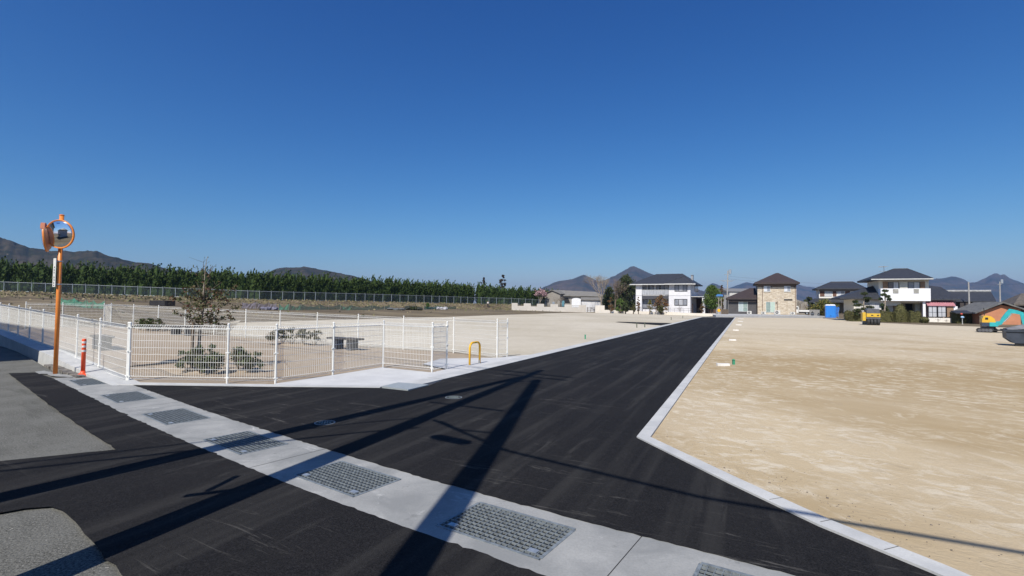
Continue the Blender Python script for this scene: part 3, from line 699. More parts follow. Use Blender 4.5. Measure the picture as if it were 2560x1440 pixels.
def park_tree():
    b = GT(497, 925); k = b.y/FPX; e = empty('young_tree', b, 0, 'slender young tree with sparse reddish leaves, propped by a stake in the park', 'tree')
    rr = random.Random(11); z = lambda py: (925-py)*k*1.0; x = lambda px: (px-497)*k
    tr = [(0, 0, -.05), (x(495.5), 0, z(870)), (x(497), 0, z(820)), (x(501), .02, z(770)), (x(503), 0, z(720)), (x(505), 0, z(680)), (x(507), 0, z(655)), (x(510), 0, z(641))]
    MB().sweep(tr, [.042, .036, .032, .026, .016, .009, .006, .003], 8).build('trunk', BARKP, e, smooth_=True)
    bm_ = MB(); lm = MB()
    br = [(805, 470, 790, -.1), (806, 455, 775, .2), (800, 470, 745, .1), (800, 548, 775, -.2), (808, 560, 792, .1), (795, 530, 745, .3), (780, 455, 748, -.3), (785, 560, 770, .35), (770, 478, 728, .1), (765, 545, 742, -.1), (760, 555, 722, .25), (745, 470, 750, .3), (750, 525, 712, -.2), (735, 487, 712, 0), (730, 540, 705, .1), (720, 520, 690, 0), (700, 494, 676, 0), (705, 516, 672, .1), (680, 500, 655, 0), (690, 524, 664, 0), (790, 500, 765, -.45), (800, 520, 800, .4), (815, 540, 815, .1), (780, 505, 770, -.1), (765, 500, 745, .2), (775, 515, 735, .3), (755, 482, 722, -.2), (810, 463, 806, .15), (800, 530, 806, -.15)]
    for y0, x1, y1, dp in br:
        p = Vector((x(500), 0, z(y0))); q = Vector((x(x1), dp*1.3, z(y1)))
        m_ = p.lerp(q, .5)-Vector((0, 0, .05)); bm_.tube(p, m_, .011, .008, 4, False); bm_.tube(m_, q, .008, .004, 4, False)
        thin = y1 < 716
        for j in range(4):
            u = p.lerp(q, rr.uniform(.4, 1)); v = u+Vector((rr.gauss(0, .12), rr.gauss(0, .12), rr.uniform(0, .16))); bm_.tube(u, v, .004, .002, 3, False)
            if thin and rr.random() < .8: lm.leaf(v, .05, .02, None, rr); continue
            for _ in range(2):
                c = v+Vector((rr.gauss(0, .06), rr.gauss(0, .06), rr.gauss(0, .05)))
                lm.cloud(c, (.08, .08, .04), 7, .085, .032, .6, rr)
        if not thin: lm.cloud(q, (.13, .13, .06), 20, .085, .034, .5, rr)
    bm_.build('branches', BARK, e); lm.build('foliage', LEAFR, e)
    s = GT(478, 927)-b
    st = MB().tube((s.x, s.y, -.1), (s.x+.015, s.y, z(806)), .035, .032, 8).build('stake', mat('stake_wood', (.20, .15, .10), (.13, .09, .06), .9, 6, stretch=(6, 6, 1)), e)
    MB().tube((s.x-.06, s.y, z(812)), (x(503), .03, z(812)), .012, .012, 6).build('tie', mat('palm_rope', (.06, .05, .04)), st)
park_tree()
def bush(name, px0, px1, pyt, pyb, label, n, seed, pale=False, depth=.5):
    b = GT((px0+px1)/2, pyb); k = b.y/FPX; W = (px1-px0)*k; H = (pyb-pyt)*k
    e = empty(name, b, 0, label, 'bush', 'clumps of low evergreen bushes in the park'); rr = random.Random(seed)
    st = MB(); lf = MB(); cl = max(3, int(W/.30))
    for i in range(cl):
        cx = -W/2+W*(i+.5)/cl+rr.uniform(-.06, .06); cy = rr.uniform(-depth, depth)*.6; hh = H*rr.uniform(.72, 1.0)
        for j in range(7):
            a = rr.uniform(0, 6.28); q = Vector((cx+math.cos(a)*.2, cy+math.sin(a)*.2, hh*rr.uniform(.5, .85))); st.tube((cx, cy, -.03), q, .009, .004, 3, False)
            for _ in range(2): st.tube(q, q+Vector((rr.gauss(0, .08), rr.gauss(0, .08), hh*.15)), .004, .003, 3, False)
        for j in range(n):
            a = rr.uniform(0, 6.28); r0 = rr.uniform(0, .24); c = (cx+math.cos(a)*r0, cy+math.sin(a)*r0, hh*rr.uniform(.22 if not pale else .45, .95))
            lf.cloud(c, (.09, .09, .07), 24, .085, .045, .5, rr, .6)
    st.build('stems', BARKP if pale else BARK, e); lf.build('foliage', leafmat('pale_bush_leaves', [(.10, .09, .05), (.06, .08, .03), (.15, .12, .07), (.05, .06, .02), (.18, .14, .10)]) if pale else LEAFB, e)
bush('evergreen_bush', 455, 640, 862, 932, 'dark green bush clump at the foot of the young tree, nearest the front fence', 22, 3, depth=.45)
bush('evergreen_bush', 676, 792, 819, 863, 'pale twiggy bush clump between the tree and the right hand bench', 15, 4, True)
bush('evergreen_bush', 336, 402, 795, 827, 'small green bush clump by the rear fence, left of the tree', 20, 5)
# irrigation pipe lying in the park
hp = [GT(*q) for q in [(322, 918), (400, 912), (432, 909), (452, 898), (470, 890)]]
tag(MB().sweep([p+Vector((0, 0, .02)) for p in hp], .014, 6).build('hose', BLACK), 'thin black hose lying on the park soil left of the bushes', 'hose')
for q, r0 in (((505, 921), 1.5), ((430, 921), .8), ((728, 862), .8)):
    c = GT(*q); m = MB(); n = 20; vs = [(0, 0, .09*r0)]
    for j, (rr_, z) in enumerate(((.6, .055), (.9, .02), (1.1, -.03))):
        for k in range(n): a = 2*math.pi*k/n; f = 1+.15*math.sin(3*a+q[0]); vs.append((r0*rr_*f*math.cos(a), r0*.7*rr_*f*math.sin(a), z))
    fs = [(0, 1+k, 1+(k+1) % n) for k in range(n)]+[(1+j*n+k, 1+(j+1)*n+k, 1+(j+1)*n+(k+1) % n, 1+j*n+(k+1) % n) for j in range(2) for k in range(n)]
    o = m.add([(x+c.x, y+c.y, z+c.z) for x, y, z in vs], fs).build('park_mound', SANDP, smooth_=True); o['kind'] = 'structure'
# ------------------------------------------------------------------ utility pole behind the camera (its shadow crosses the road) and cables
SK = 1/math.tan(SEL); SH = Vector((math.sin(SAZ), math.cos(SAZ)))
def up(px, py, h):
    s = G(px, py) if not isinstance(px, Vector) else px
    return Vector((s.x-SH.x*h*SK, s.y-SH.y*h*SK, h))
def upS(x, y, h): return Vector((x-SH.x*h*SK, y-SH.y*h*SK, h))
B0 = Vector((-3.03, 2.35, -.05)); e = empty('utility_pole', (B0.x, B0.y, 0), 0, 'tall grey concrete utility pole just left of the viewpoint, casting the middle long shadow', 'utility pole')
top = upS(.75, 12.57, 11.7)
MB().tube(B0, top, .165, .10, 16).build('pole', PGREY, e, world=True)
MB().tube(up(1075, 1007, 6.7), up(1261, 1030, 6.7), .035, .035, 6).build('crossarm', STEEL, e, world=True)
for a_, b_, h in (((1262, 929), (1434, 946), 11.35), ((1250, 936), (1420, 953), 10.95)):
    MB().tube(up(*a_, h), up(*b_, h), .045, .045, 6).build('crossarm', STEEL, e, world=True)
MB().tube(up(470, 1243, 2.2), up(640, 1222, 2.2), .035, .035, 6).tube(up(525, 1230, 2.25), up(596, 1194, 2.25), .03, .03, 6).build('bracket', STEEL, e, world=True)
e = empty('brace_pole', (-4.98, 2.9, 0), 0, 'slanting concrete brace pole leaning on the utility pole from the left', 'brace pole', 'brace poles of the utility pole')
MB().tube((-4.98, 2.9, -.05), upS(.255, 11.40, 10.3), .15, .10, 16).build('pole', PGREY, e, world=True)
e = empty('brace_pole', (-1.31, -1.5, 0), 0, 'slanting concrete brace pole rising from behind the viewpoint, casting the thickest shadow', 'brace pole', 'brace poles of the utility pole')
tp = upS(.57, 10.97, 9.76); MB().tube((-1.31, -1.5, -.05), tp, .165, .11, 16).build('pole', PGREY, e, world=True)
MB().tube(tp-Vector((.0, .0, .2)), Vector((-3.42, 2.50, 9.5)), .04, .04, 6).build('strap', STEEL, e, world=True)
def cable(label, pts, r):
    e = MB().sweep(pts, r, 6).build('overhead_cable', BLACK); tag(e, label, 'cable', 'overhead cables at the utility pole')
q0 = up(1085, 1052, 5.15); q1 = up(1270, 1130, 5.15); q2 = up(1750, 1246, 5.15); q3 = up(2560, 1384, 5.15)
cable('thick communication cable running right from the utility pole, over the sandy lot edge', [q0, q1, q2, q3, q3+(q3-q2)*3], .026)
cc = MB(); ca, cb = up(1080, 1092, 5.0), up(1178, 1112, 5.0); dd = (cb-ca).normalized()
cc.sweep([ca, ca+dd*.05, ca+dd*.12, cb-dd*.12, cb-dd*.05, cb], [.02, .07, .085, .085, .07, .02], 10)
tag(cc.build('cable_closure', BLACK, smooth_=True), 'black sausage shaped splice closure hanging from the thick communication cable', 'cable closure')
a0 = up(1050, 1072, 5.0); a1 = up(900, 1084, 5.0); a2 = up(0, 1182, 5.0); cable('lower of the two thin cables running left from the utility pole', [a0, a1, a2, a2+(a2-a1)*2.5], .024)
a0 = up(1090, 1043, 5.6); a1 = up(900, 1060, 5.6); a2 = up(0, 1168, 5.6); cable('upper of the two thin cables running left from the utility pole', [a0, a1, a2, a2+(a2-a1)*2.5], .018)
a0 = up(1102, 1055, 5.3); a1 = up(1150, 1077, 5.2); a2 = up(1232, 1085, 5.25); a3 = upS(.3, 8.2, 6.6); cable('short drop cable looping beside the utility pole', [a0, a1, a2], .022)
for i, (p_, h) in enumerate((((1270, 930), 11.4), ((1425, 945), 11.4), ((1262, 937), 11.0))):
    a_ = up(*p_, h); cable(['power line on the left tip of the top crossarm', 'power line on the right tip of the top crossarm', 'power line on the left tip of the second crossarm'][i], [a_+Vector((-44, 33.5, .8)), a_+Vector((-20, 15.2, -.3)), a_], .014)

# ------------------------------------------------------------------ building helper
class Fac:
    """local frame of a facade: x to the right, y into the house, z up"""
    def __init__(s, px, py, Y, yaw, z=None):
        p = PZ(px, py, Y); s.o = Vector((p.x, p.y, p.z if z is None else z)); s.yaw = yaw
        s.M = Matrix.Translation(s.o) @ Matrix.Rotation(yaw, 4, 'Z'); s.I = s.M.inverted(); s.C = s.I @ Vector((0, 0, HC)); s.I3 = s.I.to_3x3()
    def at(s, px, py, y=0.):
        d = s.I3 @ ray(px, py); t = (y-s.C.y)/d.y; p = s.C+d*t; return p.x, p.z
    def side(s, px, py, x=0.):               # point on a side wall at local x
        d = s.I3 @ ray(px, py); t = (x-s.C.x)/d.x; p = s.C+d*t; return p.y, p.z
    def thing(s, name, label, cat, group=None): return empty(name, s.o, s.yaw, label, cat, group)
def window(f, par, x0, y0, x1, y1, fr=FRAMEB, gl=CURT, n=2, y=0., hbar=False, sill=False, t=.06):
    ax, az = f.at(x0, y0, y); bx, bz = f.at(x1, y1, y); lx, hx = min(ax, bx), max(ax, bx); lz, hz = min(az, bz), max(az, bz)
    m = MB(); d0, d1 = y-.07, y-.003
    m.box(lx, hx, d0, d1, hz-t, hz); m.box(lx, hx, d0, d1, lz, lz+t); m.box(lx, lx+t, d0, d1, lz+t, hz-t); m.box(hx-t, hx, d0, d1, lz+t, hz-t)
    for k in range(1, n): c = lx+(hx-lx)*k/n; m.box(c-t*.4, c+t*.4, d0+.01, d1, lz+t, hz-t)
    if hbar: m.box(lx+t, hx-t, d0+.014, d1, (lz*.58+hz*.42)-t*.35, (lz*.58+hz*.42)+t*.35)
    w_ = m.build('window', fr, par)
    for k in range(n):
        c0 = lx+t*.5+(hx-lx-t)*k/n; c1 = lx+t*.5+(hx-lx-t)*(k+1)/n
        MB().box(c0+.01, c1-.01, y-.045-.006*(k % 2), y-.02, lz+t*.6, hz-t*.6).build('pane', gl[k % len(gl)] if isinstance(gl, tuple) else gl, w_)
    if sill: MB().box(lx-.06, hx+.06, y-.12, y-.002, lz-.07, lz-.002).build('sill', fr, w_)
    return w_
def hip(x0, x1, y0, y1, ze, zr, ridge0, ridge1, th=.18, yr=None):
    """hip roof: eaves rectangle and a ridge between x=ridge0 and ridge1"""
    yr = (y0+y1)/2 if yr is None else yr
    m = MB(); e_ = [(x0, y0), (x1, y0), (x1, y1), (x0, y1)]
    vs = [(x, y, ze-th) for x, y in e_]+[(x, y, ze) for x, y in e_]+[(ridge0, yr, zr), (ridge1, yr, zr)]
    m.add(vs, [(3, 2, 1, 0), (0, 1, 5, 4), (1, 2, 6, 5), (2, 3, 7, 6), (3, 0, 4, 7), (4, 5, 9, 8), (5, 6, 9), (6, 7, 8, 9), (7, 4, 8)])
    return m
def ridge_caps(m, x0, x1, y0, y1, ze, zr, a, b, r=.09, yr=None):
    yr = (y0+y1)/2 if yr is None else yr
    m.tube((a, yr, zr), (b, yr, zr), r, r, 6)
    for p, q in (((x0, y0, ze), (a, yr, zr)), ((x0, y1, ze), (a, yr, zr)), ((x1, y0, ze), (b, yr, zr)), ((x1, y1, ze), (b, yr, zr))): m.tube(p, q, r*.7, r*.7, 6)
    return m
GM0 = mat('antenna_metal', (.14, .15, .17), None, .5)
def antenna(par, x, y, z, h=2.2):
    m = MB(); m.tube((x, y, z), (x, y, z+h), .03, .03, 5); m.tube((x-.1, y-.5, z+h-.1), (x-.1, y+.9, z+h-.1), .018, .018, 4)
    for k in range(8): m.tube((x-.7+.03*k, y-.45+.18*k, z+h-.1), (x+.5-.03*k, y-.45+.18*k, z+h-.1), .014, .014, 3)
    for k in range(4): m.tube((x-.55, y-.2+.15*k, z+h-.75), (x+.45, y-.2+.15*k, z+h-.75), .014, .014, 3)
    m.build('antenna', GM0, par)
def gutterpipe(par, x, z0, z1, y=-.06, m=None): MB().tube((x, y, z0), (x, y, z1), .04, .04, 6).build('downpipe', m or FRAMEB, par)

# house left of the viewpoint that shades the wall and ditch (outside the frame)
f = Fac(0, 800, 20, 0); e = empty('neighbour_house', (-15.45, 9.43, 0), math.atan2(.609, -.793)+math.pi, 'two storey plastered house across the old street, left of the viewpoint', 'house')
MB().box(0, 9.5, 0, 8, -.1, 6.0).build('wall', mat('neighbour_plaster', (.5, .47, .42)), e) if False else MB().box(-9.5, 0, -8, 0, -.1, 5.9).build('wall', mat('neighbour_plaster', (.5, .47, .42)), e)
hip(-10.1, .6, -8.6, .6, 6.0, 8.0, -6.5, -3.0).build('roof', TILE, e)
for x in (-8, -3): MB().box(x, x+1.8, -.0, .05, 3.5, 4.9).build('window', GLASSD, e)

for i, (x, y, rz, ww, dd, hh, cm, lab) in enumerate([(-6, -16, .55, 9, 7, 5.8, (.62, .60, .56), 'pale rendered house behind the viewpoint, reflected in the traffic mirror'), (9, -22, .45, 11, 8, 3.2, (.45, .40, .33), 'low tan house behind the viewpoint, farther along the old street'), (-20, -8, .6, 7, 7, 5.6, (.5, .48, .46), 'grey rendered house behind the viewpoint, beside the neighbouring house')]):
    e = empty('street_house', (x, y, 0), rz, lab, 'house'); MB().box(-ww/2, ww/2, -dd/2, dd/2, -.1, hh-.1).build('wall', mat('street_wall_%s' % 'abc'[i], cm), e); hip(-ww/2-.6, ww/2+.6, -dd/2-.6, dd/2+.6, hh, hh+1.9, -ww*.25, ww*.25).build('roof', TILE, e)
    for q in (-.3, .1, .32): MB().box(ww*q-.7, ww*q+.7, dd/2+.003, dd/2+.06, .9, 2.1).build('window', GLASSD, e)
# ------------------------------------------------------------------ far chain link fence on its bank
def along(poly, step, x0, x1, off=0.):
    out = []; acc = 0.
    for (a, b), (c, d) in zip(poly, poly[1:]):
        A = Vector((a, b)); D = Vector((c, d))-A; L = D.length; D /= L; N = Vector((-D.y, D.x))
        s = (step-acc) % step
        while s < L:
            p = A+D*s+N*off
            if x0 <= p.x <= x1: out.append((p.x, p.y))
            s += step
        acc = (acc+L) % step
    return out
fp = along(FENCE, 2.15, -112, 34)
e = empty('chain_link_fence', (*fp[0], T(*fp[0])), 0, 'long grey chain link fence on the bank in front of the tall hedge', 'fence')
FH = 1.75
for i in range(0, len(fp)):
    p = fp[i]; z = T(*p)
    pm = MB().tube((*p, z-.2), (*p, z+FH), .05, .05, 6).tube((*p, z+FH), (p[0]+.05, p[1]-.2, z+FH+.18), .03, .03, 4)
    if len(fp)-i <= 100: pm.build('post', STEEL, e, world=True)
rl_ = MB(); cl = bpy.data.materials.new('chain_link_net'); cl.use_nodes = True; n_ = cl.node_tree.nodes; l_ = cl.node_tree.links
tr = n_.new('ShaderNodeBsdfTransparent'); mx = n_.new('ShaderNodeMixShader'); wv = n_.new('ShaderNodeTexWave'); wv.inputs['Scale'].default_value = 3; wv.wave_type = 'BANDS'; wv.bands_direction = 'DIAGONAL'
tcn = n_.new('ShaderNodeTexCoord'); l_.new(tcn.outputs['Object'], wv.inputs['Vector']); mr = n_.new('ShaderNodeMapRange'); mr.inputs[1].default_value = .7; mr.inputs[2].default_value = .8; mr.inputs[4].default_value = .55
l_.new(wv.outputs['Fac'], mr.inputs[0]); l_.new(mr.outputs[0], mx.inputs[0]); l_.new(tr.outputs[0], mx.inputs[1]); l_.new(n_['Principled BSDF'].outputs[0], mx.inputs[2]); l_.new(mx.outputs[0], n_['Material Output'].inputs[0])
n_['Principled BSDF'].inputs['Base Color'].default_value = (.07, .09, .12, 1); n_['Principled BSDF'].inputs['Roughness'].default_value = .7
nm = MB()
for p, q in zip(fp, fp[1:]):
    zp, zq = T(*p), T(*q); rl_.tube((*p, zp+FH-.05), (*q, zq+FH-.05), .035, .035, 4, False); rl_.tube((*p, zp+.08), (*q, zq+.08), .02, .02, 3, False)
    nm.add([(*p, zp+.05), (*q, zq+.05), (*q, zq+FH-.05), (*p, zp+FH-.05)], [(0, 1, 2, 3)])
rl_.build('rail', STEEL, e, world=True); nm.build('net', cl, e, world=True)

# ------------------------------------------------------------------ tall conifer hedge, one object per tree
CON = leafmat('conifer_leaves', [(.014, .028, .006), (.026, .050, .010), (.048, .080, .014), (.075, .11, .020), (.030, .052, .010)], .8)
def conifer_proto(seed):
    rr = random.Random(seed); H = rr.uniform(5.3, 6.1); cr = MB()
    prof = [(.55, .05), (.78, .8), (.80, 2.4), (.66, 3.8), (.44, 4.9), (.05, H*.95)]
    core = []
    for r, z in prof: core.append((r*.8, z))
    cr.lathe([(r*rr.uniform(.85, 1.1), z) for r, z in core], 7)
    nt_ = 40
    for i in range(nt_):
        a = rr.uniform(0, 6.283); z0 = .3+(H-2.2)*(i/nt_)**.95; R_ = interp(z0, [(z, r) for r, z in prof])
        base = Vector((math.cos(a)*R_*.7, math.sin(a)*R_*.7, z0)); L = rr.uniform(1.3, 2.0)
        if i > nt_-5: L = H-z0+rr.uniform(-.25, .35)
        d = Vector((math.cos(a)*.22+.30, math.sin(a)*.2-.05, 1)).normalized()
        for j in range(26):
            s = rr.random(); rad = .30*(1-s)**.6*(1 if s > .1 else .6)+.02
            q = base+d*(L*s)+Vector((rr.gauss(0, rad*.6), rr.gauss(0, rad*.6), 0))
            cr.leaf(q, rr.uniform(.28, .5), rr.uniform(.12, .20), d+Vector((rr.gauss(0, .3), rr.gauss(0, .3), rr.gauss(.1, .2))), rr)
    return cr, MB().tube((0, 0, -.3), (.05, 0, 1.2), .11, .08, 6)
hp_ = along(FENCE, 1.12, -116, 36, 3.2)
protos = []
for k in range(7):
    cr, tr_ = conifer_proto(100+k)
    e = empty('hedge_conifer', (0, 0, 0), 0, 'dark green plumed conifer in the tall clipped row behind the chain link fence', 'conifer', 'conifers of the tall hedge')
    protos.append((e, [cr.build('crown', CON, e), tr_.build('trunk', BARK, e)]))
rr = random.Random(21)
for i, p in enumerate(hp_):
    e, kids = protos[i % 7] if i < 7 else (None, None)
    if i >= 7:
        s_, kk = protos[rr.randrange(7)]; e = copy_tree(s_, None, kk)
    z = T(*p); e.location = (p[0]+rr.uniform(-.15, .15), p[1]+rr.uniform(-.3, .3), z-.1)
    e.rotation_euler = (0, 0, rr.uniform(-.35, .35)); s = rr.uniform(.93, 1.08)*interp(p[0], [(-95, 1.0), (-51, 1.0), (-8, .97), (5, .88), (30, .80)]); e.scale = (s*1.28, s*1.2, s)

# ------------------------------------------------------------------ generic trees
def bare_tree(px, pyb, pyt, label, seed, Y=None, mt=None, tipleaf=None, name='bare_tree', spread=.42, L0=None, depth=5, rad=.16, kids=(2, 3), base=None, cat='tree', group=None, n=4, r0=None):
    b = base or (GT(px, pyb) if Y is None else PZ(px, pyb, Y)); k = b.y/FPX; H = (pyb-pyt)*k; rr = random.Random(seed)
    e = empty(name, b, 0, label, cat, group); m = MB(); tips = []
    L_ = H*.30; q = Vector((0, 0, -.2)); m.tube(q, (0, 0, L_*.8), r0 or H*.022, H*.017, 7, False)
    for j in range(4): branchy(m, (0, 0, L_*.7), (rr.gauss(0, .35), rr.gauss(0, .35), 1), L_*1.05, H*.012, depth, rr, spread, tips, 3, .18, kids, .72)
    zmax = max(v[2] for v in m.v); s = H/zmax; m.v = [(v[0]*s, v[1]*s, v[2]*s) for v in m.v]
    m.build('branches', mt or BARKP, e)
    if tipleaf:
        lm = MB(); mat_, cnt, sz = tipleaf
        for t_, d_ in tips:
            if d_ <= 2: lm.cloud(t_*s, (H*.05,)*3, cnt, sz, sz*.6, .5, rr)
        lm.build('blossom' if 'pink' in mat_.name else 'foliage', mat_, e)
    return e
def leafy_tree(name, label, px0, px1, pyt, pyb, Y, m_, seed, cat='tree', n=60, ls=.3, trunk=.12, group=None, fill=.5, zb=None, per=26):
    c = PZ((px0+px1)/2, pyb, Y); k = Y/FPX; W = (px1-px0)*k; z0 = zb if zb is not None else 0.; H = PZ((px0+px1)/2, pyt, Y).z-z0
    e = empty(name, (c.x, c.y, z0), 0, label, cat, group); rr = random.Random(seed)
    tb = MB().tube((0, 0, -.2), (.1, 0, H*.55), W*.05+.05, W*.03+.03, 7); lf = MB()
    for i in range(n):
        t = rr.random(); zc = H*(trunk+(1-trunk)*(t*.93)); prof = math.sin(min(1, (t*.9+.12))*math.pi)**.55
        a = rr.uniform(0, 6.28); rd = W*.5*prof*rr.uniform(.25, .85); cx, cy = math.cos(a)*rd, math.sin(a)*rd*.9
        rs = W*.13*rr.uniform(.7, 1.2); lf.cloud((cx, cy, zc), (rs, rs, rs*.75), per, ls, ls*.6, .45, rr)
        if i % 4 == 0: tb.tube((0, 0, zc*.6), (cx*.9, cy*.9, zc), .05, .02, 4, False)
    tb.build('trunk', BARK, e); lf.build('crown', m_, e); return e
DKG = leafmat('dark_broadleaf', [(.018, .028, .010), (.035, .05, .016), (.05, .065, .022), (.07, .07, .03)])
MDG = leafmat('mid_green', [(.05, .085, .015), (.09, .14, .025), (.06, .10, .02), (.12, .17, .035)])
OLV = leafmat('olive_hedge', [(.05, .055, .016), (.075, .078, .024), (.10, .092, .035), (.06, .05, .02)])
RUST = leafmat('rust_leaves', [(.14, .06, .03), (.20, .10, .04), (.10, .06, .03), (.12, .11, .04)])
YLG = leafmat('yellow_green', [(.13, .12, .03), (.20, .15, .03), (.09, .11, .03), (.07, .09, .02)])
PINK = leafmat('pink_blossom', [(.50, .32, .33), (.42, .24, .27), (.55, .40, .40), (.30, .20, .19)])
TWIG = leafmat('russet_twigs', [(.25, .15, .12), (.30, .20, .16), (.18, .12, .09)])
BRN = leafmat('brown_crown', [(.035, .026, .018), (.06, .04, .03), (.03, .03, .018)])
# trees rising over the hedge
for i, (x0, x1, yt, yb, Y, m_, lab) in enumerate([(1200, 1216, 687, 745, 165, BRN, 'small dark cypress poking above the hedge, left of the taller one'), (1244, 1270, 683.5, 745, 165, BRN, 'taller dark brown cypress poking above the hedge near its right end')]):
    leafy_tree('cypress', lab, x0, x1, yt, yb, Y, m_, 40+i, 'cypress', 50, .5, .1, zb=1.5)
for i, (px, yt, lab) in enumerate([(903, 686, 'faint reddish bare treetop above the hedge, beside the wooded hill'), (990, 679, 'wide reddish bare treetop above the middle of the hedge'), (1117, 686, 'thin bare treetop with green tint above the hedge'), (1163, 690, 'faint yellowish bare treetop just left of the small cypress')]):
    b = PZ(px, 740, 190); b.z = 1.5
    bare_tree(px, 740, yt, lab, 60+i, base=b, tipleaf=(TWIG, 1, .3), group=None, spread=.5 if i == 1 else .3, mt=mat('reddish_bark', (.22, .15, .12)))
# plum tree and bare trees around the shed
bare_tree(1350, 764, 722, 'pink flowering plum tree left of the grey shed', 71, Y=140, tipleaf=(PINK, 3, .30), name='plum_tree', spread=.6, kids=(3, 3), depth=4)
bare_tree(1388, 768, 737, 'low bare shrub tree in front of the shed gable', 72, Y=133, spread=.6, kids=(3, 3), depth=4)
bare_tree(1403, 768, 740, 'second low bare shrub tree in front of the shed gable, to the right', 79, Y=133, spread=.6, kids=(3, 3), depth=4)
bare_tree(1503, 772, 681, 'big bare grey tree right of the shed', 73, Y=128, spread=.42, kids=(3, 3), depth=5)
bare_tree(1538, 772, 692, 'bare brownish tree in front of the dark evergreen', 74, Y=124, spread=.5, kids=(3, 3), depth=5, mt=mat('brown_bark', (.20, .15, .11)))
leafy_tree('evergreen_tree', 'big dark evergreen tree left of the white house', 1530, 1600, 684, 775, 126, DKG, 75, n=260, ls=.42, trunk=.06)
leafy_tree('evergreen_tree', 'low dark evergreen behind the bare tree, right of the shed', 1500, 1550, 715, 772, 134, DKG, 76, n=130, ls=.42, trunk=.06)
leafy_tree('garden_tree', 'green garden shrub behind the low wall, left of the white house', 1535, 1566, 745, 778, 112, MDG, 77, n=40, ls=.25)
leafy_tree('garden_tree', 'orange tinted garden shrub behind the low wall', 1517, 1536, 741, 776, 113, RUST, 78, n=30, ls=.25)

# ------------------------------------------------------------------ boundary walls by the shed
def wall_line(a, b, pieces, name, label, m_, th=.15, cat='wall'):
    """pieces: (s0,s1,height) along a->b in metres from a"""
    A, B = Vector(a).xy, Vector(b).xy; d = (B-A).normalized(); z0 = min(a[2], b[2]) if len(a) > 2 else 0
    e = MB(); M = Matrix.Translation((A.x, A.y, 0)) @ Matrix.Rotation(math.atan2(d.y, d.x), 4, 'Z'); pts = []
    pts = [(pieces[0][0], z0-.3)]
    for s0, s1, h in pieces: pts += [(s0, z0+h), (s1, z0+h)]
    pts.append((pieces[-1][1], z0-.3))
    bm = bmesh.new(); f0 = [bm.verts.new(M @ Vector((x, 0, z))) for x, z in pts]; f1 = [bm.verts.new(M @ Vector((x, th, z))) for x, z in pts]
    n = len(pts)
    for tri in tessellate_polygon([[Vector((x, z, 0)) for x, z in pts]]):
        try: bm.faces.new([f0[i] for i in tri]); bm.faces.new([f1[i] for i in reversed(tri)])
        except ValueError: pass
    for i in range(n):
        j = (i+1) % n
        try: bm.faces.new([f0[i], f0[j], f1[j], f1[i]])
        except ValueError: pass
    bmesh.ops.recalc_face_normals(bm, faces=bm.faces[:])
    me = bpy.data.meshes.new(name); bm.to_mesh(me); bm.free(); me.materials.append(m_); o = bpy.data.objects.new(name, me); col.objects.link(o)
    return tag(o, label, cat)
CREAMW = mat('cream_wall', (.78, .72, .63), (.72, .66, .57), .9, .7, bump=.1)
A = GT(1280, 775); B = GT(1465.5, 780.5)
def sx(px):                                   # distance along A->B seen at pixel column px
    d = ray(px, 770); u = (B-A).xy.normalized(); n = Vector((-u.y, u.x)); t = A.xy.dot(n)/(Vector((d.x, d.y)).dot(n)); return (Vector((d.x*t, d.y*t))-A.xy).dot(u)
def zx(px, py): 
    s = sx(px); p = A.xy+(B-A).xy.normalized()*s; d = ray(px, py); return HC+d.z*p.y/d.y
zb_ = min(A.z, B.z)
mer = [(1280, 1294, 757.5), (1294, 1310, 764.7), (1310, 1327, 758.3), (1327, 1343, 766), (1343, 1360, 759.5), (1360, 1377, 767), (1377, 1395, 760.3), (1395, 1412, 767.5), (1412, 1429.5, 761.3), (1429.5, 1448, 768.5), (1448, 1465.5, 762.5)]
wall_line(A, B, [(sx(a_), sx(b_), zx((a_+b_)/2, y_)-zb_) for a_, b_, y_ in mer], 'boundary_wall', 'cream boundary wall with stepped notches in its top, in front of the grey shed', CREAMW)
ra = MB(); u = (B-A).xy.normalized()
for a_, b_, y_ in mer[1::2]:
    s0, s1 = sx(a_), sx(b_); z1 = zx((a_+b_)/2, y_)
    e = empty('iron_railing', (*(A.xy+u*s0), z1), math.atan2(u.y, u.x), {1294: 'small iron railing in the first notch from the left of the stepped wall', 1327: 'small iron railing in the second notch from the left of the stepped wall', 1360: 'small iron railing in the third notch from the left of the stepped wall', 1395: 'small iron railing in the fourth notch, before the dark sloping opening', 1429.5: 'small iron railing in the rightmost notch, before the white arched hut'}[a_], 'railing', 'railings in the stepped wall')
    r_m = MB(); L = s1-s0
    for zz in (.08, .5): r_m.tube((0, .07, zz), (L, .07, zz), .02, .02, 4)
    r_m.build('rail', FRAMEB, e); b_m = MB()
    for k in range(1, int(L/.13)): b_m.tube((k*.13, .07, 0), (k*.13, .07, .5), .01, .01, 3)
    b_m.build('bars', FRAMEB, e)
C_ = GT(1488, 781.5); D_ = G(1787, 790.3)
u2 = (D_-C_).xy.normalized()
def sx2(px): d = ray(px, 770); n = Vector((-u2.y, u2.x)); t = C_.xy.dot(n)/(Vector((d.x, d.y)).dot(n)); return (Vector((d.x*t, d.y*t))-C_.xy).dot(u2)
def zx2(px, py): s = sx2(px); p = C_.xy+u2*s; d = ray(px, py); return HC+d.z*p.y/d.y
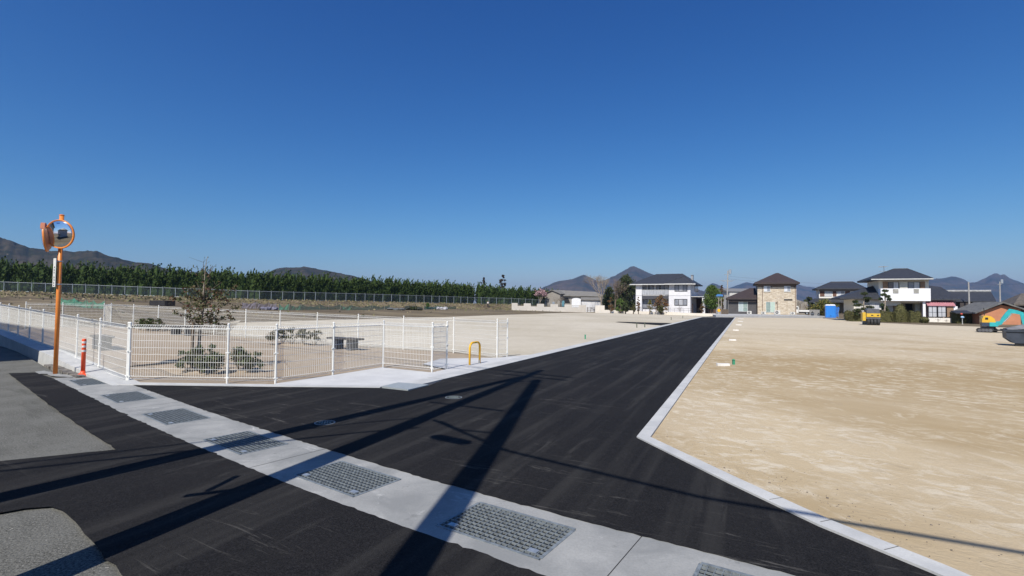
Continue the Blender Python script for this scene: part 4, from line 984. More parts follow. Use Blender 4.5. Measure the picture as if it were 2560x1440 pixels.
wall_line((C_.x, C_.y, 0), (D_.x, D_.y, 0), [(0, sx2(1510.5), zx2(1500, 763.5)), (sx2(1510.5), sx2(1600), zx2(1560, 775.8)), (sx2(1600), sx2(1700), zx2(1650, 779.5)), (sx2(1700), sx2(1787), zx2(1745, 783))], 'low_wall', 'long low cream wall with one raised end, in front of the white house', CREAMW)
e = empty('garden_railing', (*C_.xy, 0), math.atan2(u2.y, u2.x), 'thin dark railing on the long low cream wall', 'railing'); N = 26; Lw = sx2(1782)-sx2(1512); pr = MB()
sa = sx2(1512)
def ztop(s): return zx2(1555, 775.6)-.0 if s < sx2(1600) else (zx2(1650, 779.5) if s < sx2(1700) else zx2(1745, 783))
for k in range(N+1):
    s = sa+Lw*k/N; pr.tube((s, .25, -.1), (s, .25, ztop(s)+.85), .02, .02, 4)
pr.build('posts', FRAMEB, e)
for h in (.8, .45): MB().tube((sa, .25, ztop(sa)+h), (sa+Lw, .25, ztop(sa+Lw)+h), .018, .018, 4).build('rail', FRAMEB, e)
# wooden gate between the two walls
p0, p1 = GT(1466.5, 780), GT(1487, 781); dd = (p1-p0); e = empty('garden_gate', p0, math.atan2(dd.y, dd.x), 'low weathered wooden gate between the stepped wall and the low wall', 'gate')
for s in (.15, .95, 1.75): MB().box(s*dd.length/1.95, s*dd.length/1.95+.12, 0, .1, -.1, 1.25).build('post', BARK, e)
for z in (.35, .75, 1.1): MB().box(.2, dd.length-.1, .02, .06, z, z+.1).build('board', BARKP, e)

# ------------------------------------------------------------------ grey shed
CORR = mat('corrugated_grey', (.30, .275, .24), (.22, .20, .175), .9, 1.2, bump=.4, stretch=(8, 1, .5))
ROOFG = mat('old_slate_roof', (.21, .20, .18), (.155, .145, .13), .9, 1.0, bump=.3, stretch=(1, 6, 1))
f = Fac(1362, 768, 142, R(-32), z=.3); e = f.thing('grey_shed', 'long weathered grey shed with a low gable and an open dark bay', 'shed')
# gable end faces left-front, long side faces right-front: local x runs along the gable
gw = f.at(1400, 760)[0]; ze = f.at(1363, 733.5)[1]; zr = f.at(1381, 726)[1]
M90 = None
MB().extr([(0, -.4), (gw, -.4), (gw, ze-.05), (gw/2, zr-.12), (0, ze-.05)], 0, 17).build('wall', CORR, e)
rf = MB()
for sgn in (0, 1):
    xa, xb = (gw/2, -.45) if sgn == 0 else (gw/2, gw+.45); za, zb2 = zr, ze-.25
    rf.add([(xa, -.4, za), (xb, -.4, zb2), (xb, 17.4, zb2), (xa, 17.4, za), (xa, -.4, za+.14), (xb, -.4, zb2+.14), (xb, 17.4, zb2+.14), (xa, 17.4, za+.14)], [(0, 1, 2, 3), (4, 7, 6, 5), (0, 4, 5, 1), (1, 5, 6, 2), (2, 6, 7, 3), (3, 7, 4, 0)])
rf.build('roof', ROOFG, e)
MB().box(gw*.50, gw*.66, -.06, -.003, .6, 2.3).build('window', GLASS, e)
# long wing to the right
f = Fac(1400, 768, 141, R(-8), z=.2); e = f.thing('grey_shed', 'long rear wing of the grey shed with a sagging dark eave', 'shed')
wl_ = f.at(1508, 760)[0]; ze = f.at(1425, 737)[1]; zr = f.at(1430, 724.5, 4)[1]
MB().extr([(0, -.4), (0, ze-.1), (8.4, ze-.1), (8.4, -.4)], 0, 1, Matrix.Identity(4)) if False else None
MB().box(0, wl_, 0, 8, -.4, ze-.1).build('wall', CORR, e)
rf = MB().add([(-.6, -.7, ze-.15), (wl_+.5, -.7, ze-.3), (wl_-2, 4, zr-.55), (-3.2, 4, zr), (-3.2, 8.7, ze-.1), (wl_+.5, 8.7, ze-.3), (-.6, -.7, ze-.35), (wl_+.5, -.7, ze-.5), (wl_+.5, 8.7, ze-.5), (-3.2, 8.7, ze-.5)],
 [(0, 1, 2, 3), (3, 2, 5, 4), (0, 6, 7, 1), (1, 7, 8, 5), (1, 5, 2), (0, 3, 4), (0, 4, 9, 6), (4, 5, 8, 9), (6, 9, 8, 7)]); rf.build('roof', ROOFG, e)
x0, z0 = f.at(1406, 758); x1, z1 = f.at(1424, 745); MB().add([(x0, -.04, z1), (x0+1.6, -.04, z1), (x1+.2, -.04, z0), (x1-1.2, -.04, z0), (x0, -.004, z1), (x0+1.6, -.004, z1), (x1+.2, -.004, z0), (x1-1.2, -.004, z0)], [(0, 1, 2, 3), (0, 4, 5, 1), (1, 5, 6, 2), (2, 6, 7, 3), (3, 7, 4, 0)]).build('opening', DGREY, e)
x0, z0 = f.at(1404, 766); x1, z1 = f.at(1411, 752); MB().box(x0, x1, -.5, -.42, z0, z1).build('blue_door', mat('blue_sheet', (.12, .28, .34), (.08, .2, .26)), e)
gutterpipe(e, f.at(1426, 750)[0], 0, ze-.2, m=mat('pale_pipe', (.5, .5, .48)))
# white arched hut
f = Fac(1429, 770, 136, R(-10), z=.2); e = f.thing('white_hut', 'small white hut with an arched front and a lean-to side, before the grey shed', 'hut')
w1 = f.at(1452, 760)[0]; zt = f.at(1440, 745)[1]; zs = f.at(1430, 749)[1]
arc = [(0, -.4), (w1, -.4), (w1, zs)]+[(w1/2+w1/2*math.cos(t), zs+(zt-zs)*math.sin(t)) for t in [R(k*18) for k in range(1, 10)]]+[(0, zs)]
MB().extr(arc, 0, 5).build('wall', mat('bright_white_sheet', (.78, .78, .78), (.70, .70, .71), .7), e)
w2 = f.at(1509, 760)[0]; zl = f.at(1480, 750.5)[1]
MB().box(w1+.02, w2, .6, 5, -.4, zl).build('side_wall', mat('white_board', (.62, .62, .63), (.50, .50, .51), .8, 1), e)
MB().add([(w1-.1, .2, zl+.02), (w2+.3, .2, zl-.1), (w2+.3, 5.2, zl+.9), (w1-.1, 5.2, zl+.9), (w1-.1, .2, zl+.2), (w2+.3, .2, zl+.05), (w2+.3, 5.2, zl+1.05), (w1-.1, 5.2, zl+1.05)], [(0, 3, 2, 1), (4, 5, 6, 7), (0, 1, 5, 4), (1, 2, 6, 5), (2, 3, 7, 6), (3, 0, 4, 7)]).build('side_roof', ROOFG, e)
# ------------------------------------------------------------------ white two storey house
HP = (mat('grey_pane', (.30, .31, .34), (.20, .21, .24), .2, 1), mat('light_pane', (.46, .46, .48), (.36, .37, .40), .3, 1), mat('grey_pane', (.3, .3, .3)))
HW_ = mat('white_siding', (.72, .71, .72), (.64, .63, .65), .85, .8, bump=.1)
f = Fac(1590, 783, 110, R(-28), z=.25); e = f.thing('white_house', 'white two storey house with a black hipped roof and a long upstairs balcony', 'house')
W = f.at(1726, 760)[0]; Dp = clamp(f.side(1753, 740, W)[0], 6, 10)
ze = f.at(1640, 709.5, -.7)[1]; zr = f.at(1670, 684.6, Dp/2)[1]; z2 = f.at(1700, 739)[1]
xa = f.at(1604.5, 740)[0]; xb = f.at(1672, 740)[0]; zfl = f.at(1640, 737)[1]
m = MB(); m.box(0, xa, 0, Dp, -.4, ze-.1); m.box(xb, W, -.003, Dp, -.4, ze-.1); m.box(xa, xb, 1.1, Dp, -.4, ze-.1)
m.build('wall', HW_, e)
MB().box(xa, xb, 0.0, 1.1, zfl-.95, zfl-.1).build('under_balcony_shade', mat('shade_panel', (.07, .07, .08), (.05, .05, .06)), e)  # dark block painted in for the shaded recess below the balcony
bz0, bz1 = f.at(1640, 737, -.1)[1], f.at(1640, 725.5, -.1)[1]
bl = MB().box(xa+.02, xb-.02, -.12, -.04, bz0, bz1).build('balcony', mat('balcony_panel', (.40, .41, .44), (.28, .29, .31), .8, .8, stretch=(5, 1, .4)), e)
MB().box(xa+.02, xb-.02, -.15, -.01, bz1+.003, bz1+.08).build('handrail', FRAMEW, bl)
MB().box(W-.02, W+.05, .2, Dp, z2-.12, z2+.02).box(-.01, W+.02, -.03, -.006, z2-.04, z2+.04).build('floor_band', mat('floor_band', (.45, .45, .47)), e)
x0 = -.8; rx0, rx1 = f.at(1640.5, 684.6, Dp/2)[0], f.at(1706, 684.6, Dp/2)[0]
rm = hip(-1.2, W+1.1, -.8, Dp+.9, ze, zr, rx0, rx1); ro = rm.build('roof', TILE, e)
MB().box(-1.22, W+1.12, -.88, -.80, ze-.22, ze-.03).build('eave_gutter', FRAMEW, ro)
# front hip over the projecting room
gx0, gx1 = f.at(1661, 706, -.9)[0], f.at(1731, 708, -.9)[0]; gp = f.at(1711, 690.5, 2.0)
gm = MB().add([(gx0, -1.0, ze+.02), (gx1, -1.0, ze+.02), (gp[0], 2.0, gp[1]), (gp[0], Dp*.5, gp[1]), (gx0, -1.0, ze-.16), (gx1, -1.0, ze-.16), (gx1, Dp*.5, ze-.16), (gx0, Dp*.5, ze-.16)], [(0, 1, 2), (0, 2, 3, 7), (1, 6, 3, 2), (4, 5, 1, 0), (5, 6, 1), (0, 7, 4), (4, 7, 6, 5), (7, 3, 6)])
gm.tube((gx0, -1.0, ze+.04), (gp[0], 2.0, gp[1]+.03), .05, .05, 5); gm.tube((gx1, -1.0, ze+.04), (gp[0], 2.0, gp[1]+.03), .05, .05, 5); gm.build('front_roof', TILE, e)
MB().box(gx0, gx1, -1.08, -1.003, ze-.2, ze).build('eave_gutter', FRAMEW, ro)
cx, cz = f.at(1730, 690, Dp*.5); cz2 = f.at(1730, 688, Dp*.5)[1]; ch = MB().box(cx-.22, cx+.22, Dp*.5, Dp*.58, zr-2.2, cz2); ch.box(cx-.28, cx+.28, Dp*.49, Dp*.59, cz2, cz2+.08); ch.build('chimney', mat('chimney_grey', (.3, .31, .33)), ro)
for q in [(1609, 711.5, 1622, 728), (1622.5, 711.5, 1634, 728), (1641, 711.5, 1650, 728), (1650.5, 711.5, 1672, 728)]: window(f, e, *q, gl=HP, n=1 if q[2]-q[0] < 12 else 2, y=1.1, t=.13)
window(f, e, 1686.5, 711.5, 1718.5, 728.5, gl=HP, n=3, t=.13); window(f, e, 1686, 747.5, 1718.5, 764, gl=HP, n=3, t=.13)
window(f, e, 1604.5, 747, 1645, 772, gl=HP, n=3, y=1.1, t=.13); window(f, e, 1659.5, 748, 1672, 763.5, gl=HP, n=1, y=1.1, t=.13)
for (p0, p1, q0, q1) in ((1736.5, 1745, 712, 730.5), (1742, 1750, 752, 763)):
    y0, za = f.side(p0, q0, W); y1, zb = f.side(p1, q1, W); MB().box(W+.003, W+.06, min(y0, y1), max(y0, y1), min(za, zb), max(za, zb)).build('window', GLASSD, e)
y0, zc = f.side(1735, 743, W); MB().box(W+.01, W+3.1, .8, Dp-.6, z2-.25, z2-.13).build('porch_roof', FRAMEW, e)
MB().box(W+2.2, W+2.75, 1.0, 1.5, -.4, z2-.26).build('porch_pillar', HW_, e)
MB().box(W+.01, W+.06, 2.2, 3.2, 0, 2.1).build('entrance_door', mat('brown_door', (.10, .05, .035)), e)
gutterpipe(e, xb-.1, .1, ze-.3); gutterpipe(e, -.02, .1, ze-.3, y=-.08, m=FRAMEW)
# garden between the low wall and the house
for i, (x0_, x1_, yt, yb, Y, m_, n, lab) in enumerate([(1630, 1675, 737, 778, 102, RUST, 34, 'rust coloured round tree before the white house'), (1590, 1602, 740, 778, 103, RUST, 14, 'thin reddish shrub at the left corner of the white house'), (1616, 1632, 748, 778, 103, YLG, 14, 'pale green wispy shrub before the ground floor windows'), (1575, 1592, 762, 779, 104, OLV, 14, 'low olive shrub left of the white house'), (1640, 1662, 762, 779, 101, OLV, 18, 'low dark shrub under the rust coloured tree'), (1552, 1575, 752, 779, 106, DKG, 26, 'dark rounded shrub behind the low wall'), (1748, 1762, 757, 781, 100, RUST, 12, 'brown shrub by the porch of the white house')]):
    leafy_tree('garden_shrub', lab, x0_, x1_, yt, yb, Y, m_, 200+i, 'shrub', int(n*1.8), .26, .15, zb=.2)
for i, (px, yt, lab) in enumerate([(1625, 756, 'leafless shrub in front of the left ground floor windows'), (1700, 760, 'leafless shrub under the right ground floor window')]):
    b = PZ(px, 781, 101); b.z = .2; bare_tree(px, 781, yt, lab, 90+i, base=b, spread=.7, kids=(3, 3), depth=3, n=3, name='bare_shrub', cat='shrub')
# brown shed with small window right of the white house, round pine, rusty cypress, signposts
f = Fac(1757, 783, 112, R(-15), z=.2); e = f.thing('brown_shed', 'low brown shed with a pale window between the white house and the round green tree', 'shed')
w1 = f.at(1790, 770)[0]; z1 = f.at(1770, 747)[1]
MB().box(-1.5, w1, 0, 3.5, -.4, z1).build('wall', mat('brown_board', (.10, .055, .035), (.07, .04, .028), .9, 2, stretch=(1, 1, 6)), e)
MB().box(-1.8, w1+.3, -.4, 3.8, z1+.002, z1+.18).build('roof', TILEB, e); window(f, e, 1759.5, 757, 1776, 768.5, FRAMEW, mat('green_glass', (.30, .42, .40), (.4, .48, .46), .3), 2)
leafy_tree('garden_pine', 'bright green round crowned tree right of the white house', 1752, 1808, 712, 783, 104, MDG, 301, n=230, ls=.26, trunk=.22, zb=.1)
leafy_tree('rusty_cypress', 'tall rust brown narrow tree beside the concrete utility pole', 1799, 1811, 707, 783, 105, mat('rusty_crown', (.16, .08, .045), (.09, .05, .03), .9, 3) and RUST, 302, 'cypress', 60, .25, .1, zb=.1)
def pole_far(px, pyt, pyb, Y, label, arms=(), lean=0, r=.17):
    b = PZ(px, pyb, Y); tpz = PZ(px, pyt, Y).z; b.z = 0; e = empty('utility_pole', b, 0, label, 'utility pole')
    MB().tube((0, 0, -.2), (lean, 0, tpz), r, r*.65, 10).build('pole', PGREY, e)
    for z, L in arms: MB().box(-L+lean, L*.8+lean, -.05, .05, tpz-z-.06, tpz-z+.06).build('crossarm', STEEL, e)
    if arms: MB().lathe([(.0, 0), (.26, 0), (.26, .85), (.0, .95)], 12, Matrix.Translation((lean+.45, 0, tpz-arms[0][0]+.2))).build('transformer', STEEL, e)
    return e
pole_far(1817, 677, 783, 104, 'grey concrete utility pole with crossarms above the brown roofed annex', ((.8, .7), (2.0, 1.6), (2.2, 1.2)), .25)
pole_far(2424, 705, 785, 95, 'grey utility pole left of the orange shed, before the left mountain shoulder', (), -.1)
pole_far(2501, 704, 785, 110, 'grey utility pole behind the orange shed, before the rocky mountain', ((.6, .5),), 0)
for i, (a_, b_, lab) in enumerate([((1817, 690, 104), (2424, 712, 95), 'thin service wire from the annex pole towards the grey pole by the orange shed'), ((1817, 697, 104), (2424, 722, 95), 'lower thin service wire from the annex pole to the right'), ((2424, 707, 95), (2660, 688, 80), 'thin wire rising right from the grey pole by the orange shed')]):
    P, Q = PZ(*a_), PZ(*b_); n_w = 14; tag(MB().sweep([P.lerp(Q, t/n_w)-Vector((0, 0, .9*math.sin(math.pi*t/n_w))) for t in range(n_w+1)], .012, 4).build('service_wire', BLACK), lab, 'wire')
b = G(1797, 790.3); e = empty('road_marker', b, 0, 'white post with a round yellow disc at the far end of the new road', 'road marker'); zt = PZ(1797, 776, b.y).z
MB().tube((0, 0, -.1), (0, 0, zt-.2), .05, .05, 8).build('post', FRAMEW, e); MB().lathe([(0, -.05), (.28, -.05), (.30, 0), (.28, .05), (0, .05)], 20, Matrix.Translation((0, -.06, zt)) @ Matrix.Rotation(R(90), 4, 'X')).build('disc', YEL, e)
b = PZ(1800, 785, 100); b.z = .1; e = empty('sign_stand', b, 0, 'small blue roofed sign board on two pale posts beside the rusty cypress', 'sign'); zt = PZ(1800, 742, 100).z
for s in (-.28, .25): MB().tube((s, 0, -.2), (s, 0, zt), .06, .06, 6).build('post', mat('pale_post', (.40, .33, .27)), e)
MB().extr([(-.75, zt), (.55, zt), (.45, zt+.35), (-.35, zt+.42), (-.6, zt+.25)], -.3, .3).build('roof', mat('blue_board', (.06, .20, .45), (.05, .16, .38)), e)
e = empty('wooden_fence', PZ(1806, 785, 96).xy.to_3d(), 0, 'short grey board fence left of the annex', 'fence'); k = MB()
for i in range(8): k.box(i*.17-.2, i*.17-.05, 0, .04, 0, 1.25)
k.build('boards', BARK, e); MB().box(-.25, 1.2, .045, .09, .9, 1.0).build('rail', BARK, e)

# ------------------------------------------------------------------ stone clad house with brown annex on its raised pad
GRAV = mk_conc('pad_concrete', (.46, .46, .45), (.38, .38, .375), .25)
p0, p1 = G(1790, 793.2), G(2062, 794.5); zp = .32
m = MB(); m.prism([(p0.x, p0.y), (p1.x, p1.y), (p1.x+6, p1.y+36), (p0.x+14, p0.y+40)], -.2, zp); tag(m.build('house_pad', GRAV), kind='structure')
g = NG('ledge_stone', .9, .2); v = g.co(); br = g.n.new('ShaderNodeTexBrick'); mp = g.n.new('ShaderNodeMapping'); mp.inputs['Rotation'].default_value = (R(90), 0, 0); g.L.new(g.tc.outputs['Object'], mp.inputs[0]); g.L.new(mp.outputs[0], br.inputs['Vector'])
br.inputs['Scale'].default_value = 1.0; br.inputs['Brick Width'].default_value = .62; br.inputs['Row Height'].default_value = .17; br.inputs['Mortar Size'].default_value = .012
br.inputs['Color1'].default_value = (.60, .51, .38, 1); br.inputs['Color2'].default_value = (.38, .30, .21, 1); br.inputs['Mortar'].default_value = (.16, .13, .10, 1); br.offset_frequency = 2
c = g.mix(g.ramp(g.noise(g.co((1, 1, 3.2)), 1.5, 6, .7), .42, .6), br.outputs['Color'], (.58, .51, .41)); c = g.mix(g.ramp(g.noise(g.co((1, 1, 3.5)), 2.4, 5, .6), .55, .66, 0, .8), c, (.32, .25, .17)); STONE = g.out(c)
f = Fac(1894, 782.5, 100, R(-24), z=zp); e = f.thing('stone_house', 'two storey house clad in beige ledge stone under a brown hipped roof', 'house')
W = f.at(1991, 760)[0]; ze = f.at(1940, 706, -.9)[1]; zr = f.at(1943, 682.5, 4)[1]
MB().box(0, W, 0, 8, -.4, ze-.15).build('wall', STONE, e)
xr = f.at(1943, 683, 4)[0]; ro = hip(f.at(1886, 705, -.9)[0], f.at(2000, 706, -.9)[0], -.9, 8.9, ze, zr, xr-.25, xr+.25, .3).build('roof', TILEB, e)
MB().box(-.02, W+.02, -.025, -.004, ze-.85, ze-.16).build('frieze', mat('brown_band', (.13, .09, .06), (.10, .07, .05)), e)
PANE2 = (mat('pale_curtain', (.62, .64, .68), (.55, .57, .62), .3, 1), mat('grey_glass', (.28, .30, .34), (.2, .22, .26), .15, 1))
window(f, e, 1909.5, 715, 1926, 728.5, FRAMEW, PANE2, 2, sill=True); window(f, e, 1960, 715, 1976.5, 728.5, FRAMEW, PANE2, 2, sill=True)
window(f, e, 1914.5, 754.5, 1938, 781, FRAMEW, (mat('grey_green', (.25, .32, .29), (.2, .26, .24), .2), mat('mint_blind', (.42, .52, .44), (.38, .47, .40), .5)), 2)
x0, z0 = f.at(1960, 751); x1, z1 = f.at(1981, 748); MB().box(x0, x1, -.05, -.003, z0, z1).build('slit_window', DGREY, e)
for px, z in ((1906, .5), (1988.5, .5)): gutterpipe(e, f.at(px, 740)[0], .05, ze-.5, m=mat('brown_pipe', (.10, .04, .03)))
gutterpipe(e, f.at(1943.5, 760)[0], .4, f.at(1943, 753)[1], m=mat('brown_pipe', (.1, .04, .03)))
for px, py in ((1928.5, 717), (1940.5, 757), (1985.5, 717.5)): x, z = f.at(px, py); MB().box(x-.09, x+.09, -.12, -.003, z-.1, z+.1).build('vent_hood', FRAMEB, e)
q_ = f.M @ Vector((f.at(1821, 781)[0], .35, 0)); f2 = Fac(1821, 781, q_.y, R(-24), z=zp); e = f2.thing('annex', 'single storey charcoal annex with a brown sloping roof, joined left of the stone house', 'annex')
W2 = f2.at(1892.3, 760)[0]; z1 = f2.at(1850, 745, -.7)[1]; zt = f2.at(1880, 720.5, 4.5)[1]
MB().box(0, W2-.06, 0, 8, -.4, z1-.1).build('wall', mat('charcoal_siding', (.075, .07, .07), (.06, .056, .056), .8, 1, bump=.1), e)
xa_, xb_ = f2.at(1814, 744, -.8)[0], W2-.06; xr_ = f2.at(1874, 720.5, 4.5)[0]
hip(xa_, xb_, -.8, 9, z1, zt, xr_, xb_-.02, .3).build('roof', TILEB, e); MB().box(0, W2-.1, -.5, -.004, z1-.75, z1-.31).build('eave_fascia', mat('dark_fascia', (.03, .022, .02)), e)
MB().box(f2.at(1883, 725, 2)[0], W2-.1, 1.9, 2.6, z1+1, zt-.35).build('skylight', DGREY, e) if False else None
window(f2, e, 1846, 752.5, 1869.5, 779, FRAMEW, (mat('frosted', (.40, .46, .46), (.36, .42, .42), .4), mat('grey_green', (.25, .32, .29))), 2, hbar=True)
aclab = ['air conditioner unit in front of the charcoal annex', 'air conditioner unit left of the patio door of the stone house', 'largest air conditioner unit, right of the patio door', 'air conditioner unit at the right corner of the stone house']
for (x0, x1, y0, y1), lab in zip(((1868, 1878, 777, 785.5), (1903.5, 1913.5, 779, 786.5), (1936, 1949.5, 776.5, 787.5), (1976, 1987, 780.5, 788)), aclab):
    Y = 96; k = Y/FPX; w_ = (x1-x0)*k; h_ = (y1-y0)*k; p = PZ((x0+x1)/2, y1, Y); p.z = zp; s = p.copy(); e = empty('air_conditioner', (p.x, p.y, p.z), R(-12), lab, 'air conditioner', 'outdoor air conditioner units')
    b_ = MB().box(-w_/2, w_/2, -.17, .17, .06, h_); b_.build('casing', mat('ac_casing', (.62, .60, .54), (.56, .54, .49), .6), e)
    for s in (-1, 1): MB().box(s*w_*.35-.05, s*w_*.35+.05, -.2, .2, 0, .058).build('foot', BLACK, e)
    MB().lathe([(0, 0), (h_*.34, 0), (h_*.34, .02), (0, .02)], 20, Matrix.Translation((-w_*.08, -.172, h_*.53)) @ Matrix.Rotation(R(90), 4, 'X')).build('fan_grille', mat('ac_grille', (.14, .14, .14)), e)
    MB().lathe([(0, .021), (h_*.1, .021), (h_*.1, .03), (0, .03)], 12, Matrix.Translation((-w_*.08, -.172, h_*.53)) @ Matrix.Rotation(R(90), 4, 'X')).build('fan_hub', FRAMEW, e)
# grey industrial roof behind the annex
f = Fac(1824, 760, 135, 0, z=0); e = f.thing('warehouse', 'pale warehouse with a flat grey roof showing behind the annex', 'warehouse'); w1 = f.at(1895, 740)[0]; z0, z1 = f.at(1830, 729)[1], f.at(1830, 719)[1]
MB().box(0, w1, 0, 12, -.4, z0).build('wall', mat('warehouse_wall', (.6, .58, .54)), e); MB().add([(-.3, -.3, z0), (w1+.3, -.3, z0), (w1+.3, 6, z1), (-.3, 6, z1), (-.3, 12.3, z0), (w1+.3, 12.3, z0)], [(0, 1, 2, 3), (3, 2, 5, 4), (0, 3, 4), (1, 5, 2), (0, 4, 5, 1)]).build('roof', mat('grey_sheet_roof', (.20, .195, .19), (.16, .155, .15), .8, 1, stretch=(6, 1, 1)), e)
# grey corrugated building right of the stone house
f = Fac(1990, 788, 118, R(-28), z=0); e = f.thing('corrugated_barn', 'grey corrugated barn behind the white small truck', 'barn'); w1, z1 = f.at(2006, 744)[0], f.at(2000, 746)[1]
MB().extr([(-3, -.3), (w1, -.3), (w1, z1-.7), (w1-2.0, z1), (-3, z1)], 0, 8).build('wall', CORR, e); w3, z3 = f.at(2019, 752)[0], f.at(2012, 754.5)[1]; MB().box(w1+.01, w3, .5, 7, -.3, z3).build('side_wall', CORR, e)
# small white truck
def kei_truck():
    b = PZ(2002, 787, 104); b.z = zp; e = empty('small_truck', b, R(-24), 'small white flatbed truck parked right of the stone house', 'truck'); WP = mat('truck_white', (.75, .75, .74), (.70, .70, .69), .3, 2)
    prof = [(-1.6, .35), (-.45, .35), (-.45, 1.62), (-.6, 1.74), (-1.25, 1.74), (-1.55, 1.05), (-1.62, .9)]
    cab = MB().extr(prof, -.65, .65).build('cab', WP, e)
    MB().box(-1.15, -.62, -.66, -.652, 1.05, 1.55).build('window', GLASSD, cab)
    w_ = MB().add([(-1.265, -.58, 1.68), (-1.265, .58, 1.68), (-1.565, .58, 1.08), (-1.565, -.58, 1.08), (-1.27, -.58, 1.70), (-1.27, .58, 1.70), (-1.58, .58, 1.08), (-1.58, -.58, 1.08)], [(0, 1, 2, 3), (4, 7, 6, 5), (0, 4, 5, 1), (2, 6, 7, 3)]); w_.build('windscreen', GLASSD, cab)
    bed = MB().box(-.40, 1.62, -.68, .68, .55, .62)
    for q in ((-.40, 1.62, -.70, -.66), (-.40, 1.62, .66, .70)): bed.box(*q, .60, .92)
    bed.box(1.60, 1.64, -.66, .66, .60, .92).box(-.40, -.36, -.66, .66, .60, 1.3); bed.build('flatbed', WP, e); MB().box(-1.3, 1.5, -.4, .4, .33, .54).build('chassis', DGREY, e)
    for x in (-1.12, 1.05):
        for y in (-.6, .6):
            M = Matrix.Translation((x, y, .27)) @ Matrix.Rotation(R(90), 4, 'X'); t_ = MB().lathe([(.0, -.07), (.27, -.07), (.27, .07), (.0, .07)], 18, M).build('wheel', BLACK, e); MB().lathe([(0, .072), (.15, .072), (.15, .08), (0, .08)], 14, M).build('rim', STEEL, t_)
    for y in (-.5, .5): MB().box(-1.66, -1.61, y-.09, y+.09, .62, .76).build('headlight', GLASS, e)
kei_truck()
# block wall with dark bins, hedges and trees behind the portable toilet
f = Fac(2024, 790, 93, R(-20), z=.25); e = f.thing('block_wall', 'low grey concrete block wall left of the blue portable toilet', 'wall'); w1, z1 = f.at(2049, 780)[0], f.at(2030, 775)[1]
MB().box(0, w1, 0, .15, -.3, z1).build('blocks', mat('block', (.27, .26, .24), (.20, .19, .18), .95, 3), e); MB().box(-.02, w1+.02, -.02, .17, z1+.002, z1+.06).build('coping', PGREY, e)
for i, (px, lab, r_b) in enumerate([(2031, 'black bagged garden lantern before the block wall', .26), (2046.5, 'smaller dark jar before the right end of the block wall', .2)]):
    b = PZ(px, 789, 91); b.z = zp if i == 0 else zp; e = empty('dark_jar', b, 0, lab, 'jar'); h_ = .75 if i == 0 else .5
    MB().lathe([(r_b*.7, 0), (r_b, h_*.2), (r_b, h_*.6), (r_b*.55, h_*.8), (r_b*.3, h_*.85), (r_b*.35, h_), (0, h_*1.05)], 14).build('body', BLACK, e, smooth_=True); MB().lathe([(r_b*1.01, h_*.35), (r_b*1.02, h_*.36), (r_b*1.02, h_*.45), (r_b*1.01, h_*.46)], 14).build('band', GLASS, e)
leafy_tree('yellow_green_hedge', 'large yellow green shrub mass behind the block wall', 2022, 2100, 751, 788, 104, YLG, 401, 'shrub', 130, .3, .05, zb=.2)
leafy_tree('dark_tree', 'dark green tree left of the far tiled house', 2006, 2040, 738, 785, 122, DKG, 402, n=70, ls=.35, zb=.1, trunk=.05)
leafy_tree('dark_tree', 'dark green tree filling behind the first storey of the far tiled house', 2036, 2076, 742, 785, 124, DKG, 403, n=70, ls=.35, zb=.1, trunk=.05)
for i, (px, yt, lab) in enumerate([(2015, 758, 'bare shrub above the small white truck'), (2000, 750, 'bare shrub against the corrugated barn')]):
    b = PZ(px, 786, 110); b.z = .2; bare_tree(px, 786, yt, lab, 95+i, base=b, spread=.6, kids=(3, 3), depth=3, n=3, name='bare_shrub', cat='shrub')

# ------------------------------------------------------------------ far tiled house with brown shutters
SHUT = mat('brown_shutter', (.15, .075, .05), (.11, .055, .04), .8, 2)
f = Fac(2048, 786, 106, R(-27), z=.1); e = f.thing('tiled_house', 'farther white house with dark wavy tiles and brown shutters', 'house'); W = f.at(2150, 760)[0]
ze = f.at(2090, 720.5, -.9)[1]; zr = f.at(2100, 705, 3.5)[1]; zm = f.at(2090, 745)[1]
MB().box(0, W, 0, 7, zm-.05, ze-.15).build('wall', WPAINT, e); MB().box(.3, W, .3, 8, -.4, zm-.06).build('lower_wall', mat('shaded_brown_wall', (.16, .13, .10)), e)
a_, b_ = f.at(2077, 705, 3.5)[0], f.at(2132, 705, 3.5)[0]; rm = hip(f.at(2039, 722, -.9)[0], f.at(2166, 722, -.9)[0], -.9, 7.9, ze, zr, a_, b_, .22); ridge_caps(rm, f.at(2039, 722, -.9)[0], f.at(2166, 722, -.9)[0], -.9, 7.9, ze, zr, a_, b_, .12); rm.build('roof', TILE, e)
MB().box(.02, W, -.02, -.004, ze-.62, ze-.22).build('frieze', mat('grey_frieze', (.22, .2, .19)), e)
for q in ((2050, 2061), (2082, 2091), (2113, 2125)): x0, z0 = f.at(q[0], 741); x1, z1 = f.at(q[1], 728); MB().box(x0, x1, -.08, -.003, z0, z1).build('shutter', SHUT, e)
window(f, e, 2061.5, 728, 2080, 741.5, FRAMEW, CURT, 2, hbar=True); window(f, e, 2093.5, 728, 2111.5, 741, FRAMEW, PANE2, 2, hbar=True)
z0, z1 = f.at(2070, 754, -1.6)[1], f.at(2070, 746, .1)[1]; MB().add([(-2.0, -1.8, z0), (W+.5, -1.8, z0), (W+.5, .25, z1), (-.8, .25, z1), (-2.0, -1.8, z0-.2), (W+.5, -1.8, z0-.2), (W+.5, .25, z0-.2), (-.8, .25, z0-.2)], [(0, 1, 2, 3), (4, 7, 6, 5), (0, 4, 5, 1), (1, 5, 6, 2), (0, 3, 7, 4)]).build('lower_roof', TILE, e)

